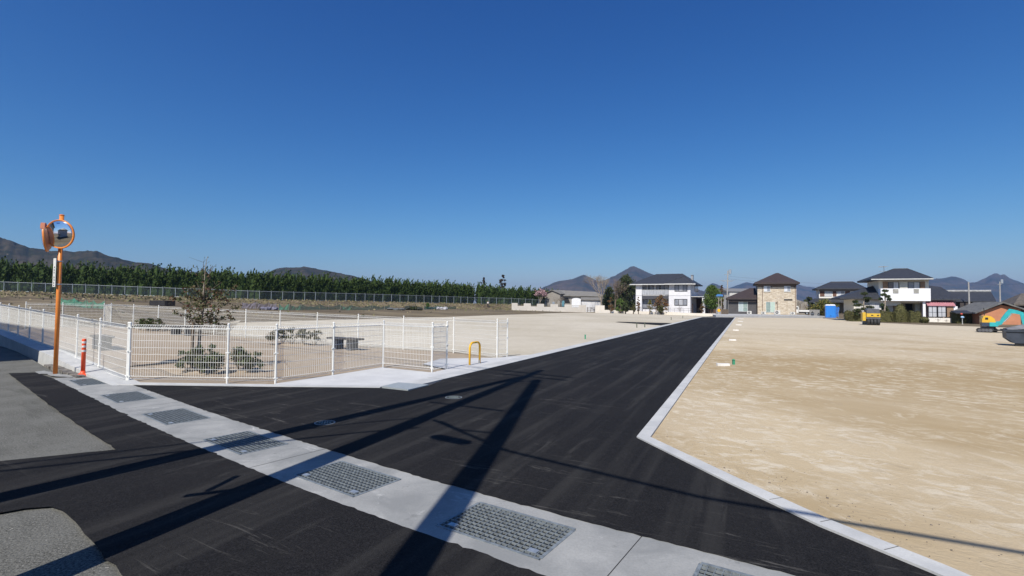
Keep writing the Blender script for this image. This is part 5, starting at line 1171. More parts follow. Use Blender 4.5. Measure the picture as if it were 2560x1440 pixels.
# ------------------------------------------------------------------ near right house with the big white balcony
BRT = mat('bright_white_render', (.80, .80, .82), (.76, .76, .78), .8, 2); YP = 68
f = Fac(2198, 803, YP, R(-24), z=0); e = f.thing('balcony_house', 'white two storey house with a massive white balcony and dark tiled roofs', 'house')
W = f.at(2322, 720)[0]; ze = f.at(2250, 696, -1.0)[1]; zr = f.at(2250, 672, 3.2)[1]; zf = f.at(2250, 752.5)[1]
MB().box(0, W, 0, 6.4, zf-.3, ze-.12).build('wall', mat('cream_render', (.70, .66, .56), (.63, .59, .50), .85, 2), e)
xl, xr = f.at(2173, 700, 0)[0], f.at(2333, 696, -1.0)[0]; a_, b_ = f.at(2234, 672, 3.2)[0], f.at(2269, 672, 3.2)[0]
rm = hip(xl, xr, -1.0, 7.4, ze, zr, a_, b_, .2); ridge_caps(rm, xl, xr, -1.0, 7.4, ze, zr, a_, b_, .07); ro = rm.build('roof', TILE, e); MB().box(xl, xr, -1.08, -1.003, ze-.16, ze-.04).build('eave_gutter', FRAMEW, ro)
antenna(ro, f.at(2210, 690, 4)[0], 4, ze+.9, f.at(2210, 665, 4)[1]-ze-.9)
yb_ = -1.25; x0, z0 = f.at(2202, 752, yb_); x1, z1 = f.at(2326.5, 721, yb_); bal = MB()
bal.box(x0, x1, yb_, yb_+.12, z0, z1).box(x0, x0+.12, yb_+.12, -.002, z0, z1).box(x1-.12, x1, yb_+.12, -.002, z0, z1).box(x0+.12, x1-.12, yb_+.12, -.002, z0, z0+.15); bal = bal.build('balcony', BRT, e)
for a0_, a1_ in ((2232, 2246), (2284, 2297)):
    xx0, zz0 = f.at(a0_, 733.5, yb_); xx1, zz1 = f.at(a1_, 722.5, yb_); MB().box(xx0, xx1, yb_-.03, yb_-.003, zz0, zz1).build('balcony_screen', mat('balcony_glass', (.35, .34, .30), (.27, .26, .23), .5), bal)
for q in ((2207, 2219), (2300.5, 2312)): xx0, zz0 = f.at(q[0], 724); xx1, zz1 = f.at(q[1], 704); MB().box(xx0, xx1, -.09, -.003, zz0, zz1).build('shutter', mat('tan_shutter', (.28, .18, .11), (.24, .15, .09), .8), e)
window(f, e, 2219.5, 704.5, 2247, 728, FRAMEB, (GLASSD, CURT), 2); window(f, e, 2269, 704.5, 2300, 728, FRAMEB, (mat('grey_glass', (.3, .3, .3)), CURT), 2)
xx0, zz0 = f.at(2249, 724); xx1, zz1 = f.at(2268, 704.5); MB().box(xx0, xx1, -.14, -.003, zz0, zz1).build('shutter_box', mat('pale_slats', (.55, .53, .47), (.50, .48, .43), .7), e)
# ground storey
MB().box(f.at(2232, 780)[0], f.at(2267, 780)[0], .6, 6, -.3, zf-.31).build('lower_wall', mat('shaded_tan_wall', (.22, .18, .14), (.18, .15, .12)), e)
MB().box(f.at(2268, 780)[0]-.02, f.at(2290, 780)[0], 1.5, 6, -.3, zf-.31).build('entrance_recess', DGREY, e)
for px in (2305, ): xx = f.at(px, 780)[0]; MB().box(xx-.14, xx+.14, -.9, -.6, -.3, zf-.0).build('pillar', BRT, e)
xx = f.at(2290, 780)[0]; MB().box(xx, f.at(2303, 780)[0], .3, 6, -.3, zf-.31).build('lower_wall', mat('green_grey_render', (.42, .42, .36)), e)
# left wing
q_ = f.M @ Vector((f.at(2135, 781)[0], -.3, 0)); fl = Fac(2135, 800, q_.y, R(-24), z=0); W3 = fl.at(2203, 780)[0]; z1 = fl.at(2150, 744, -.7)[1]; zt = fl.at(2190, 713, 3.5)[1]
e2 = fl.thing('garage_wing', 'left single storey wing of the balcony house with a dark lean-to roof and white fascia', 'house wing')
MB().box(0, W3, 0, 7, -.3, z1-.1).build('wall', mat('cream_render', (.7, .66, .56)), e2)
fr_ = MB().box(fl.at(2137, 780)[0], W3+2.2, -.05, -.004, z1-1.05, z1-.35).build('fascia', WPAINT, e2)
xl = fl.at(2100, 742, -.8)[0]; MB().add([(xl, 7.5, z1), (xl, -.8, z1), (W3+.0, -.8, z1), (W3+0, 3.5, zt), (fl.at(2186, 714, 3.5)[0], 3.5, zt), (W3, 7.5, z1), (xl, 7.5, z1-.2), (xl, -.8, z1-.2), (W3, -.8, z1-.2), (W3, 7.5, z1-.2)], [(1, 2, 3, 4), (0, 1, 4), (0, 4, 3, 5), (6, 9, 8, 7), (1, 7, 8, 2), (0, 6, 7, 1), (5, 9, 6, 0)]).build('roof', TILE, e2)
window(fl, e2, 2176, 757, 2199, 782, FRAMEW, CURT, 2, y=-.0); xx0, zz0 = fl.at(2140, 795); xx1, zz1 = fl.at(2174, 757); MB().box(xx0, xx1, -.05, -.004, zz0, zz1).build('garage_door', mat('garage_shutter', (.62, .60, .56), (.56, .54, .50), .6, 4, stretch=(.5, 1, 12)), e2)
window(f, e, 2217, 760, 2232, 780, FRAMEW, CURT, 2, y=.59)
# right wing
q_ = f.M @ Vector((f.at(2306, 781)[0], -.2, 0)); fr = Fac(2306, 803, q_.y, R(-24), z=0); W4 = fr.at(2390, 780)[0]; z1 = fr.at(2340, 747, -.7)[1]; zt = fr.at(2335, 717, 3.5)[1]
e3 = fr.thing('bay_wing', 'right single storey wing with a glazed bay under a pink canopy', 'house wing')
MB().box(0, W4, 0, 7, -.3, z1-.1).build('wall', mat('mauve_wall', (.36, .27, .26), (.30, .22, .21), .9, 1), e3)
xr_ = fr.at(2402, 748, -.8)[0]; MB().add([(0.02, -.8, z1), (xr_, -.8, z1), (fr.at(2352, 722, 3.5)[0], 3.5, zt), (0.02, 3.5, zt+.4), (xr_, 7.5, z1), (0.02, 7.5, z1), (.02, -.8, z1-.2), (xr_, -.8, z1-.2), (xr_, 7.5, z1-.2), (.02, 7.5, z1-.2)], [(0, 1, 2, 3), (1, 4, 2), (2, 4, 5, 3), (6, 9, 8, 7), (0, 6, 7, 1), (1, 7, 8, 4), (0, 3, 5, 9, 6)]).build('roof', TILE, e3)
cx0, cz1 = fr.at(2317, 756, -.9); cx1, cz0 = fr.at(2391, 763.5, -1.3); can = MB()
n = 12
for k in range(n):
    a_ = cx0+(cx1-cx0)*k/n; b_ = cx0+(cx1-cx0)*(k+1)/n; mid_ = (a_+b_)/2
    can.add([(a_, -.02, cz1+.28), (mid_, -.02, cz1+.34), (b_, -.02, cz1+.28), (a_, -1.1, cz0), (mid_, -1.1, cz0+.07), (b_, -1.1, cz0), (a_, -.02, cz1+.2), (b_, -.02, cz1+.2), (a_, -1.1, cz0-.1), (b_, -1.1, cz0-.1)], [(0, 3, 4, 1), (1, 4, 5, 2), (3, 8, 9, 5, 4), (6, 7, 9, 8)])
can.build('canopy', mat('pink_canopy', (.48, .22, .24), (.42, .18, .2), .5), e3)
bx0, bz0 = fr.at(2319, 794, -1.0); bx1, bz1 = fr.at(2365, 764, -1.0); bay = MB().box(bx0-.2, bx1+1.9, -.95, -.004, -.3, bz0-.01).build('bay_base', WPAINT, e3)
window(fr, e3, 2320, 764, 2342.5, 793, FRAMEB, CURT, 2, y=-.9, hbar=True); window(fr, e3, 2343.5, 764, 2365, 793, FRAMEB, CURT, 2, y=-.9, hbar=True)
xx0, zz0 = fr.at(2367, 793, -.8); xx1, zz1 = fr.at(2383, 764, -.8); MB().box(xx0, xx1, -.9, -.8, zz0, zz1).build('side_panel', mat('tan_shutter', (.3, .2, .1)), e3); MB().box(xx1+.02, xx1+.4, -.9, -.5, -.3, cz0-.12).build('pillar', BRT, e3)

# hedges, shaped shrubs and cloud pines along the front of the balcony house
def box_hedge(px0, px1, pyt, pyb, Y, label, seed, d=1.0, m_=OLV, cat='hedge', round_=False):
    k = Y/FPX; c = PZ((px0+px1)/2, pyb, Y); c.z = 0; W = (px1-px0)*k; H = PZ(px0, pyt, Y).z; e = empty('clipped_hedge', c, 0, label, cat); rr = random.Random(seed)
    cr = MB()
    if round_: cr.blob((0, 0, H*.5), (W*.42, d*.42, H*.46), 12, 8, .06, rr)
    else: cr.box(-W/2+.12, W/2-.12, -d/2+.12, d/2-.12, -.1, H-.12)
    N = int(900*max(.3, W*H/6))
    for _ in range(min(N, 4200)):
        if round_:
            q = Vector((rr.gauss(0, 1), rr.gauss(0, 1), rr.gauss(0, 1))).normalized(); p = (q.x*W*.47, q.y*d*.47, H*.5+q.z*H*.5)
        else:
            s = rr.choice('ffftlr'); u, v = rr.uniform(-.5, .5), rr.random()
            j = rr.gauss(0, .05)
            p = (u*W, -d/2+.08+j, v*H) if s == 'f' else ((u*W, rr.uniform(-.5, .5)*d, H-.06+j) if s == 't' else ((-W/2+.06+j if s == 'l' else W/2-.06+j), rr.uniform(-.5, .5)*d, v*H))
        cr.leaf(p, rr.uniform(.10, .2), rr.uniform(.06, .12), None, rr)
    cr.build('foliage', m_, e); return e
for i, a_ in enumerate([(2124, 2152, 776, 801, 65, 'squared olive hedge block left of the yellow roller'), (2186, 2234, 777, 803, 63, 'brown olive hedge between the roller and the lantern shrub'), (2232, 2268, 779, 803, 62.5, 'olive hedge below the domed shrub'), (2268, 2298, 777, 804, 62, 'tall squared olive hedge before the dark entrance'), (2383, 2409, 781, 805, 60, 'dark olive hedge right of the pink canopy bay'), (2412, 2448, 780, 806, 60, 'dark olive hedge before the orange shed')]): box_hedge(*a_, 500+i)
for i, a_ in enumerate([(2236, 2266, 760, 790, 64, 'tall domed grey green shrub left of the dark entrance'), (2301, 2320, 792, 802, 60, 'small round clipped shrub before the bay window'), (2112, 2126, 776, 800, 66, 'dull rounded shrub behind the toilet by the garage wing')]): box_hedge(*a_, 520+i, d=1.2, m_=OLV, cat='shrub', round_=True)
for i, (px, yt, lab) in enumerate([(2345, 790, 'low bare shrub below the left bay window'), (2366, 792, 'low bare shrub below the right bay window')]): b = PZ(px, 803, 60); b.z = 0; bare_tree(px, 803, yt, lab, 97+i, base=b, spread=.9, kids=(3, 3), depth=3, n=3, name='bare_shrub', cat='shrub')
def cloud_pine(pxs, label, Y, pads, seed):
    b = PZ(pxs[0][0], pxs[0][1], Y); b.z = 0; k = Y/FPX; e = empty('cloud_pine', b, 0, label, 'pine', 'cloud pruned pines'); rr = random.Random(seed)
    L = lambda px, py: Vector(((px-pxs[0][0])*k, 0, PZ(px, py, Y).z)); pts = [L(*q) for q in pxs]; pts[0].z = -.1
    MB().sweep(pts, [.11-.07*i/len(pts) for i in range(len(pts))], 7).build('trunk', BARKP, e); cr = MB(); br = MB()
    for (px, py, w_) in pads:
        c = L(px, py)+Vector((0, rr.uniform(-.4, .4), 0)); W = w_*k/2; near = min(pts, key=lambda q: (q-c).length); br.tube(near, c, .05, .03, 5)
        cr.cloud(c, (W*1.15, W*.95, .20), int(150+W*330), .20, .09, .5, rr, .8)
    br.build('limbs', BARKP, e); cr.build('foliage', DKG if seed % 2 else leafmat('pine_needles', [(.03, .045, .018), (.05, .07, .03), (.08, .10, .04)]), e)
cloud_pine([(2160, 802), (2163, 780), (2159, 762), (2162, 745), (2161, 734)], 'cloud pruned pine with broad flat pads behind the yellow roller', 64, [(2158, 734, 16), (2167, 746, 17), (2143, 754, 12), (2148, 763, 20), (2168, 752, 12), (2173, 768, 18), (2148, 775, 16), (2176, 780, 16), (2160, 772, 12), (2143, 785, 10), (2178, 788, 12)], 601)
cloud_pine([(2211, 800), (2212, 775), (2214, 755), (2213, 735), (2213, 725)], 'taller thin cloud pruned pine before the white balcony', 64, [(2213, 727, 14), (2206, 737, 13), (2220, 741, 10), (2205, 747, 9), (2219, 748, 10), (2202, 762, 10), (2214, 770, 12), (2222, 776, 14), (2203, 778, 12)], 602)
# earth verge and kerb in front of the gardens
sheet('garden_verge', jag([G(2095, 797).xy[:], G(2160, 805).xy[:], G(2300, 812).xy[:], G(2460, 817).xy[:], G(2600, 822).xy[:], (80, 66), (52, 84)], 1.2, .12, rj), .03, FIELD, tz=False)

# ------------------------------------------------------------------ dark big roof, orange shed, corner house
f = Fac(2330, 800, 100, R(-24), z=0); e = f.thing('tiled_house', 'broad dark tiled roof of a low house behind the bay wing', 'house'); W = f.at(2478, 760)[0]; z0, z1 = f.at(2400, 752, -1)[1], f.at(2400, 728.5, 4)[1]
MB().box(.3, W-.4, .2, 8, -.3, z0-.1).build('wall', mat('dark_timber', (.05, .04, .035)), e); a_, b_ = f.at(2352, 728, 4)[0], f.at(2477, 728.5, 4)[0]
rm = MB().add([(0, -1, z0), (W+.4, -1, z0), (b_, 4, z1), (a_, 4, z1), (0, 9, z0), (W+.4, 9, z0), (0, -1, z0-.2), (W+.4, -1, z0-.2), (W+.4, 9, z0-.2), (0, 9, z0-.2)], [(0, 1, 2, 3), (3, 2, 5, 4), (0, 3, 4), (1, 5, 2), (6, 9, 8, 7), (0, 6, 7, 1), (1, 7, 8, 5), (4, 9, 6, 0)]).build('roof', TILE, e); MB().box(a_, b_, 3.85, 4.15, z1-.02, z1+.3).build('ridge', mat('pale_ridge', (.42, .42, .42), (.26, .26, .26), .7, 3), rm)
MB().box(f.at(2392, 770)[0], W+1, -1.6, -1.45, -.3, f.at(2400, 757, -1.6)[1]).build('side_wall', mat('dark_timber', (.05, .04, .035)), e)
ORW = mat('orange_clay_wall', (.50, .22, .12), (.43, .185, .10), .9, .8, bump=.1)
f = Fac(2449, 815, 58, R(-22), z=0); e = f.thing('orange_shed', 'orange clay walled storehouse with a grey tiled gable roof', 'storehouse'); W = f.at(2552, 800)[0]; ze = f.at(2452, 779)[1]; zr = f.at(2503, 758)[1]; xr_ = f.at(2503, 758)[0]
MB().extr([(0, -.3), (W, -.3), (W, ze+.35), (xr_, zr-.2), (0, ze-.1)], 0, 6).build('wall', ORW, e); rf = MB()
for xa, za in ((-.55, ze-.25), (W+.5, ze+.1)): rf.add([(xr_, -.5, zr), (xa, -.5, za), (xa, 6.5, za), (xr_, 6.5, zr), (xr_, -.5, zr+.16), (xa, -.5, za+.16), (xa, 6.5, za+.16), (xr_, 6.5, zr+.16)], [(0, 1, 2, 3), (4, 7, 6, 5), (0, 4, 5, 1), (1, 5, 6, 2), (2, 6, 7, 3), (3, 7, 4, 0)])
rf.build('roof', mat('grey_tile', (.16, .16, .15), (.09, .09, .09), .8, 3), e); MB().box(-.02, .16, -.03, -.004, -.2, ze-.3).build('corner_board', BARK, e)
z0 = f.at(2420, 779, -.2)[1]; MB().add([(-2.1, .2, z0-.15), (-.6, .2, z0-.1), (-.6, 1.6, z0+.15), (-2.1, 1.6, z0+.1), (-2.1, .2, z0-.25), (-.6, .2, z0-.2), (-.6, 1.6, z0+.05), (-2.1, 1.6, z0)], [(0, 1, 2, 3), (4, 7, 6, 5), (0, 4, 5, 1), (1, 5, 6, 2), (2, 6, 7, 3), (3, 7, 4, 0)]).build('lean_to_roof', TILE, e)
f = Fac(2548, 812, 66, R(-30), z=0); e = f.thing('corner_house', 'dark walled house with a brown grey roof cut off by the right edge', 'house'); z0, z1 = f.at(2556, 760, -.8)[1], f.at(2560, 733, 2.5)[1]
MB().box(0.2, 7, 0, 6, -.3, z0-.1).build('wall', mat('dark_timber', (.05, .04, .035)), e); hip(-.7, 7.6, -.8, 6.8, z0, z1, 1.1, 5.5, .2).build('roof', mat('brown_tile', (.13, .11, .09), (.08, .07, .06), .8, 3), e)
# ------------------------------------------------------------------ portable toilet
b = G(2075.5, 796.5); e = empty('portable_toilet', b, R(-26), 'tall blue portable toilet with a white roof on the sandy lot', 'portable toilet'); k = b.y/FPX; w_ = 21*k/2*.98; H = PZ(2075, 761, b.y).z
BLU = mat('blue_plastic', (.03, .20, .62), (.025, .17, .54), .4, 3)
MB().box(-w_*1.35, w_*1.35, -w_*1.1, w_*1.1, 0, .16).build('skid', mat('skid_grey', (.2, .19, .2)), e); MB().box(-w_, w_, -w_, w_, .165, H-.2).build('body', BLU, e)
MB().box(-w_*.82, w_*.82, -w_-.03, -w_-.003, .3, H-.35).build('door', mat('blue_door_panel', (.035, .22, .66), (.03, .19, .6), .35, 3), e)
for s in (-1, 1): MB().box(s*w_-.04, s*w_+.04, -w_-.04, -w_+.04, .165, H-.2).build('corner_post', BLU, e)
MB().add([(-w_*1.04, -w_*1.04, H-.198), (w_*1.04, -w_*1.04, H-.198), (w_*1.04, w_*1.04, H-.198), (-w_*1.04, w_*1.04, H-.198), (-w_*.85, -w_*.85, H), (w_*.85, -w_*.85, H), (w_*.85, w_*.85, H), (-w_*.85, w_*.85, H)], [(0, 3, 2, 1), (4, 5, 6, 7), (0, 1, 5, 4), (1, 2, 6, 5), (2, 3, 7, 6), (3, 0, 4, 7)]).build('roof', mat('toilet_roof', (.66, .68, .72)), e)
MB().box(-.12, .1, -w_-.05, -w_-.03, .42, .5).build('door_vent', DGREY, e)
b = PZ(2091, 790, 84); b.z = 0; e = empty('blue_sheet', b, R(30), 'crumpled blue sheet hung on a frame beside the portable toilet', 'tarpaulin'); rr = random.Random(9); k = MB(); nx_, nz_ = 10, 10
vs = [(-.75+1.5*i/nx_, .10*math.sin(i*1.3+j*.5)+rr.uniform(-.04, .04), .3+1.6*j/nz_) for j in range(nz_+1) for i in range(nx_+1)]
k.add(vs, [(j*(nx_+1)+i, j*(nx_+1)+i+1, (j+1)*(nx_+1)+i+1, (j+1)*(nx_+1)+i) for j in range(nz_) for i in range(nx_)]); so_ = k.build('sheet', mat('blue_tarp', (.03, .12, .42), (.05, .2, .55), .5, 3), e); md = so_.modifiers.new('t', 'SOLIDIFY'); md.thickness = .02
for x in (-.75, .75): MB().tube((x, .02, 0), (x, .02, 1.95), .03, .03, 6).build('post', STEEL, e)
# ------------------------------------------------------------------ yellow tyre roller
b = G(2176, 812.5); e = empty('road_roller', b, R(-30), 'yellow compact tyre roller with a grey engine hood, parked before the hedge', 'road roller'); k = b.y/FPX; u = 36*k/2
YM = mat('machine_yellow', (.62, .40, .03), (.52, .33, .03), .5, 5); GM = mat('machine_grey', (.10, .105, .115), (.07, .07, .08), .6, 4)
MB().box(-u*.6, u*.98, -1.0, 1.2, u*.85, u*1.12).build('frame', GM, e)
MB().box(-u*.55, u*.98, -1.05, -.4, u*1.125, u*1.62).build('rear_hood', YM, e)
MB().box(u*-.05, u*.2, -1.07, -1.051, u*1.3, u*1.42).box(u*.6, u*.85, -1.07, -1.051, u*1.3, u*1.42).build('hood_vent', DGREY, e)
hd = MB().extr([(-u*.55, u*1.62), (u*.98, u*1.62), (u*.9, u*2.2), (-u*.3, u*2.35), (-u*.5, u*2.1)], -.95, .9).build('engine_cover', GM, e)
MB().box(-u*.98, -u*.62, -.9, .9, u*.6, u*1.75).build('side_tank', YM, e)
for i in range(4):
    M = Matrix.Translation((-u*.33+i*u*.37, -.85, u*.44)) @ Matrix.Rotation(R(90), 4, 'Y'); t_ = MB().lathe([(0, -u*.16), (u*.4, -u*.16), (u*.44, -u*.1), (u*.44, u*.1), (u*.4, u*.16), (0, u*.16)], 20, M).build('tyre', BLACK, e)
M = Matrix.Translation((0, 1.0, u*.44)) @ Matrix.Rotation(R(90), 4, 'Y'); MB().lathe([(0, -u*.8), (u*.44, -u*.8), (u*.44, u*.8), (0, u*.8)], 24, M).build('front_drum', STEEL, e)
MB().path([(-u*.1, .2, u*2.2), (-u*.1, .35, u*2.6)], .03).lathe([(u*.22, -.02), (u*.22, .02)], 16, Matrix.Translation((-u*.1, .35, u*2.6))).build('steering_wheel', BLACK, e)
# ------------------------------------------------------------------ small excavator
b = GT(2468, 831); Y = b.y; k = Y/FPX; e = empty('excavator', b, R(-36), 'small teal excavator with a yellow rounded rear, boom folded to the right', 'excavator')
TEAL = mat('teal_paint', (.03, .38, .40), (.025, .32, .34), .35, 4); L = lambda px, py, dy=0.: Vector(((px-2468)*k/1.36, dy, PZ(px, py, Y).z-b.z))
for s, dx in ((-1, 0), (1, .35)):
    x0, x1 = L(2438, 820).x+dx, L(2480, 820).x+dx; r = .17; prof = [(x0+r, 0), (x1-r, 0)]+[(x1-r+r*math.sin(t), r-r*math.cos(t)) for t in [R(a_) for a_ in (30, 60, 90, 120, 150)]]+[(x1-r, 2*r), (x0+r, 2*r)]+[(x0+r-r*math.sin(t), r+r*math.cos(t)) for t in [R(a_) for a_ in (30, 60, 90, 120, 150)]]
    y = -.5 if s < 0 else .35; tr_ = MB().extr(prof, y-.14, y+.14).build('track', BLACK, e)
    for q in range(4): xx = x0+r+(x1-x0-2*r)*q/3; MB().lathe([(0, -.15), (.11, -.15), (.11, .15), (0, .15)], 12, Matrix.Translation((xx, y, r)) @ Matrix.Rotation(R(90), 4, 'X')).build('road_wheel', GM, tr_)
MB().box(L(2452, 820).x, L(2482, 820).x, -.34, .2, .2, .42).build('undercarriage', GM, e)
zb1, zt1 = L(2460, 815).z, L(2460, 806).z; MB().box(L(2453, 810).x, L(2473, 810).x, -.5, .45, zb1, zt1).build('slew_base', mat('navy_paint', (.03, .05, .09), (.02, .035, .06), .5), e)
MB().box(L(2471, 810).x, L(2492, 810).x, -.54, .42, zb1, zt1+.02).build('side_panel', TEAL, e)
yc = [L(2453, 806), L(2453.5, 797), L(2457, 790), L(2463, 788.5), L(2476, 791), L(2484, 797), L(2487, 806)]
cov = MB().extr([(p.x, p.z+.003) for p in reversed(yc)], -.48, .45); bm = None; cov.build('engine_cover', mat('excavator_yellow', (.68, .40, .03), (.6, .35, .03), .4), e)
p = L(2464.5, 796); MB().box(p.x-.08, p.x+.08, -.5, -.481, p.z-.08, p.z+.07).build('exhaust_grille', DGREY, e)
MB().tube(L(2462, 789, 0), L(2461, 771, 0), .025, .025, 6).tube(L(2461, 771, 0), L(2459, 770, .0), .03, .03, 6).build('mirror_stay', BLACK, e)
MB().box(L(2478, 797).x-.2, L(2478, 797).x+.22, -.25, .25, L(0, 800).z, L(0, 793).z+.15).build('seat', BLACK, e)
bp_ = [L(2502, 807), L(2508, 796), L(2519, 784), L(2525, 777.5), L(2540, 780), L(2553, 784)]
bo = MB()
def arm(pts, w0, th):                          # flat boxed arm along a polyline
    m = MB()
    up_ = []
    for i, p in enumerate(pts):
        d = (pts[min(i+1, len(pts)-1)]-pts[max(i-1, 0)]).normalized(); n = Vector((-d.z, 0, d.x)); w = w0[i] if isinstance(w0, list) else w0; up_.append((p-n*w, p+n*w))
    vs = []
    for a_, b_ in up_:
        for q in (a_, b_):
            for s in (-th, th): vs.append(q+Vector((0, s, 0)))
    fs = []
    for i in range(len(pts)-1): o = i*4; fs += [(o, o+4, o+5, o+1), (o+2, o+3, o+7, o+6), (o, o+2, o+6, o+4), (o+1, o+5, o+7, o+3)]
    fs += [(0, 1, 3, 2), (len(vs)-4, len(vs)-2, len(vs)-1, len(vs)-3)]
    return m.add(vs, fs)
arm([L(2484, 809), L(2495, 808), L(2504, 806)], [.12, .15, .11], .13).build('swing_bracket', TEAL, e)
arm(bp_, [.09, .11, .14, .17, .13, .10], .08).build('boom', TEAL, e)
arm([L(2551, 781), L(2554, 792), L(2557, 812)], [.10, .10, .06], .07).build('dipper_arm', TEAL, e)
MB().tube(L(2510, 804, -.0), L(2522, 792, 0), .05, .05, 8).tube(L(2522, 792, 0), L(2530, 784, 0), .03, .03, 8).build('boom_cylinder', STEEL, e)
MB().box(L(2494, 812).x, L(2505, 812).x, -.12, .12, L(0, 822).z, L(0, 806).z).build('boom_mount', BLACK, e)
x0 = L(2512, 825).x; MB().extr([(x0, 0), (x0+.12, 0), (x0+.05, .15), (x0+.12, .34), (x0, .34), (x0-.08, .16)], -.75, .65).build('dozer_blade', BLACK, e); MB().box(L(2480, 825).x, x0-.02, -.3, .2, .14, .24).build('blade_arm', BLACK, e)
bk = L(2557, 815); MB().extr([(bk.x-.25, bk.z-.35), (bk.x+.1, bk.z-.38), (bk.x+.3, bk.z-.1), (bk.x+.2, bk.z+.05), (bk.x-.2, bk.z+.02)], -.22, .22).build('bucket', BLACK, e)
# dark steel skip with a grey sheet on top, cut by the right edge
b = G(2530, 864); Y = b.y; k = Y/FPX; e = empty('waste_skip', b, R(-38), 'dark steel skip with a grey sheet over its load, cut by the right edge', 'skip'); z1 = PZ(2530, 824, Y).z
NV = mat('skip_steel', (.035, .045, .065), (.022, .03, .045), .55, 3); MB().extr([(.0, .14), (1.9, .14), (2.1, z1), (-.26, z1), (-.24, .35)], -.55, .65).build('body', NV, e)
MB().box(-.32, 2.15, -.6, -.55, z1-.09, z1+.01).box(-.32, 2.15, .65, .7, z1-.09, z1+.01).build('rim', NV, e)
for x in (.35, .95, 1.5): MB().box(x, x+.06, -.6, -.553, .16, z1-.1).build('rib', NV, e)
rr = random.Random(4); n = 9; vs = [(-.2+2.25*i/n, -.52+1.15*j/6, z1+.02+.22*math.sin(math.pi*min(1, (i+.4)/3.5)/2)*math.sin(math.pi*(j+.5)/7)+rr.uniform(-.02, .03)) for j in range(7) for i in range(n+1)]
so_ = MB().add(vs, [(j*(n+1)+i, j*(n+1)+i+1, (j+1)*(n+1)+i+1, (j+1)*(n+1)+i) for j in range(6) for i in range(n)]).build('sheet', mat('grey_sheet', (.22, .22, .23), (.15, .15, .16), .8, 3), e); md = so_.modifiers.new('t', 'SOLIDIFY'); md.thickness = .03
for x in (.12, .28): MB().lathe([(0, -.05), (.09, -.05), (.09, .05), (0, .05)], 12, Matrix.Translation((x, -.45, .09)) @ Matrix.Rotation(R(90), 4, 'X')).build('caster', BLACK, e)
# child's pinwheel-like red and blue garden figure by the hedge
b = PZ(2406, 809, 57); b.z = 0; e = empty('garden_figure', b, 0, 'small white post with a red and a pale blue blob, before the dark hedge', 'garden ornament')
MB().tube((0, 0, 0), (0, 0, PZ(2406, 790, 57).z), .03, .03, 8).lathe([(.10, 0), (.10, .05)], 10).build('post', FRAMEW, e); MB().blob((0, -.02, PZ(2406, 793, 57).z), (.2, .12, .13), 10, 7, .05).build('blue_bag', mat('pale_blue', (.25, .45, .66), (.45, .6, .75), .6, 6), e); MB().blob((-.1, -.02, PZ(2405, 785, 57).z), (.13, .1, .11), 10, 7, .05).build('red_cap', mat('red_cloth', (.5, .08, .05)), e)
# ------------------------------------------------------------------ concrete slabs, pegs and small things on the lots
for i, (x0, x1, y, lab) in enumerate([(1792, 1823, 913.5, 'white concrete bar nearest the camera on the sandy lot'), (1822, 1840, 850.5, 'white concrete bar second from the camera along the kerb'), (1833, 1847, 825.5, 'white concrete bar third from the camera along the kerb'), (1840, 1854, 812, 'white concrete bar fourth from the camera along the kerb'), (1845, 1857, 803, 'white concrete bar fifth from the camera along the kerb'), (1847, 1858, 796.5, 'farthest white concrete bar, near the end of the new road')]):
    a_, c_ = G(x0, y+1), G(x1, y+1.5); d = c_-a_; MB_ = MB().box(-d.length/2, d.length/2, -.06, .06, -.02, .07+i*.004); o = MB_.build('concrete_bar', mat('white_concrete', (.72, .71, .68), (.62, .61, .58), .9, 8)); o.location = (a_+c_)/2; o.rotation_euler = (0, 0, math.atan2(d.y, d.x)); tag(o, lab, 'concrete bar', 'concrete bars laid on the sandy lot')
GP = mat('peg_green', (.05, .30, .17), (.04, .24, .13), .5, 20)
for i, (x, y, h, lab) in enumerate([(1834, 912, .14, 'green survey peg right of the nearest white bar'), (1463, 847.5, .2, 'green survey peg on the cream lot nearest the road middle'), (1592, 819, .35, 'left one of two dark pegs below the side asphalt strip'), (1612, 818, .32, 'right one of two dark pegs below the side asphalt strip'), (1678, 800.5, .35, 'dark peg right of the side asphalt strip'), (1707, 795.5, .35, 'dark peg farthest along the cream lot')]):
    p = GT(x, y); o = MB().box(-.03, .03, -.03, .03, -.05, h).add([(-.045, -.045, h), (.045, -.045, h), (.045, .045, h), (-.045, .045, h), (0, 0, h+.03)], [(3, 2, 1, 0), (0, 1, 4), (1, 2, 4), (2, 3, 4), (3, 0, 4)]).build('survey_peg', GP if i < 2 else mat('peg_dark', (.10, .12, .08))); o.location = p; tag(o, lab, 'survey peg', 'survey pegs on the lots')
# gravel bits scattered along the edges
rr = random.Random(31); m = MB()
for i in range(230):
    if i < 150: s = rr.uniform(0, 1)**1.5; p = Vector(rin[rr.choice((1, 2, 3, 4))]).lerp(Vector(rin[rr.choice((2, 3, 4))]), rr.random())+Vector((abs(rr.gauss(0, .5))+.03, abs(rr.gauss(0, .3))))
    else: p = Vector((rr.uniform(2.5, 12), rr.uniform(3.5, 14)))
    r = rr.uniform(.002, .006) if rr.random() < .95 else rr.uniform(.007, .013); m.blob((p.x, p.y, .008), (r, r, r*.7), 5, 4, .3, rr)
tag(m.build('pebbles', mat('pebble', (.25, .21, .16), (.12, .10, .08), .9, 40)), 'fine pebbles scattered over the sandy lot near its kerb', 'pebbles', kind='stuff')

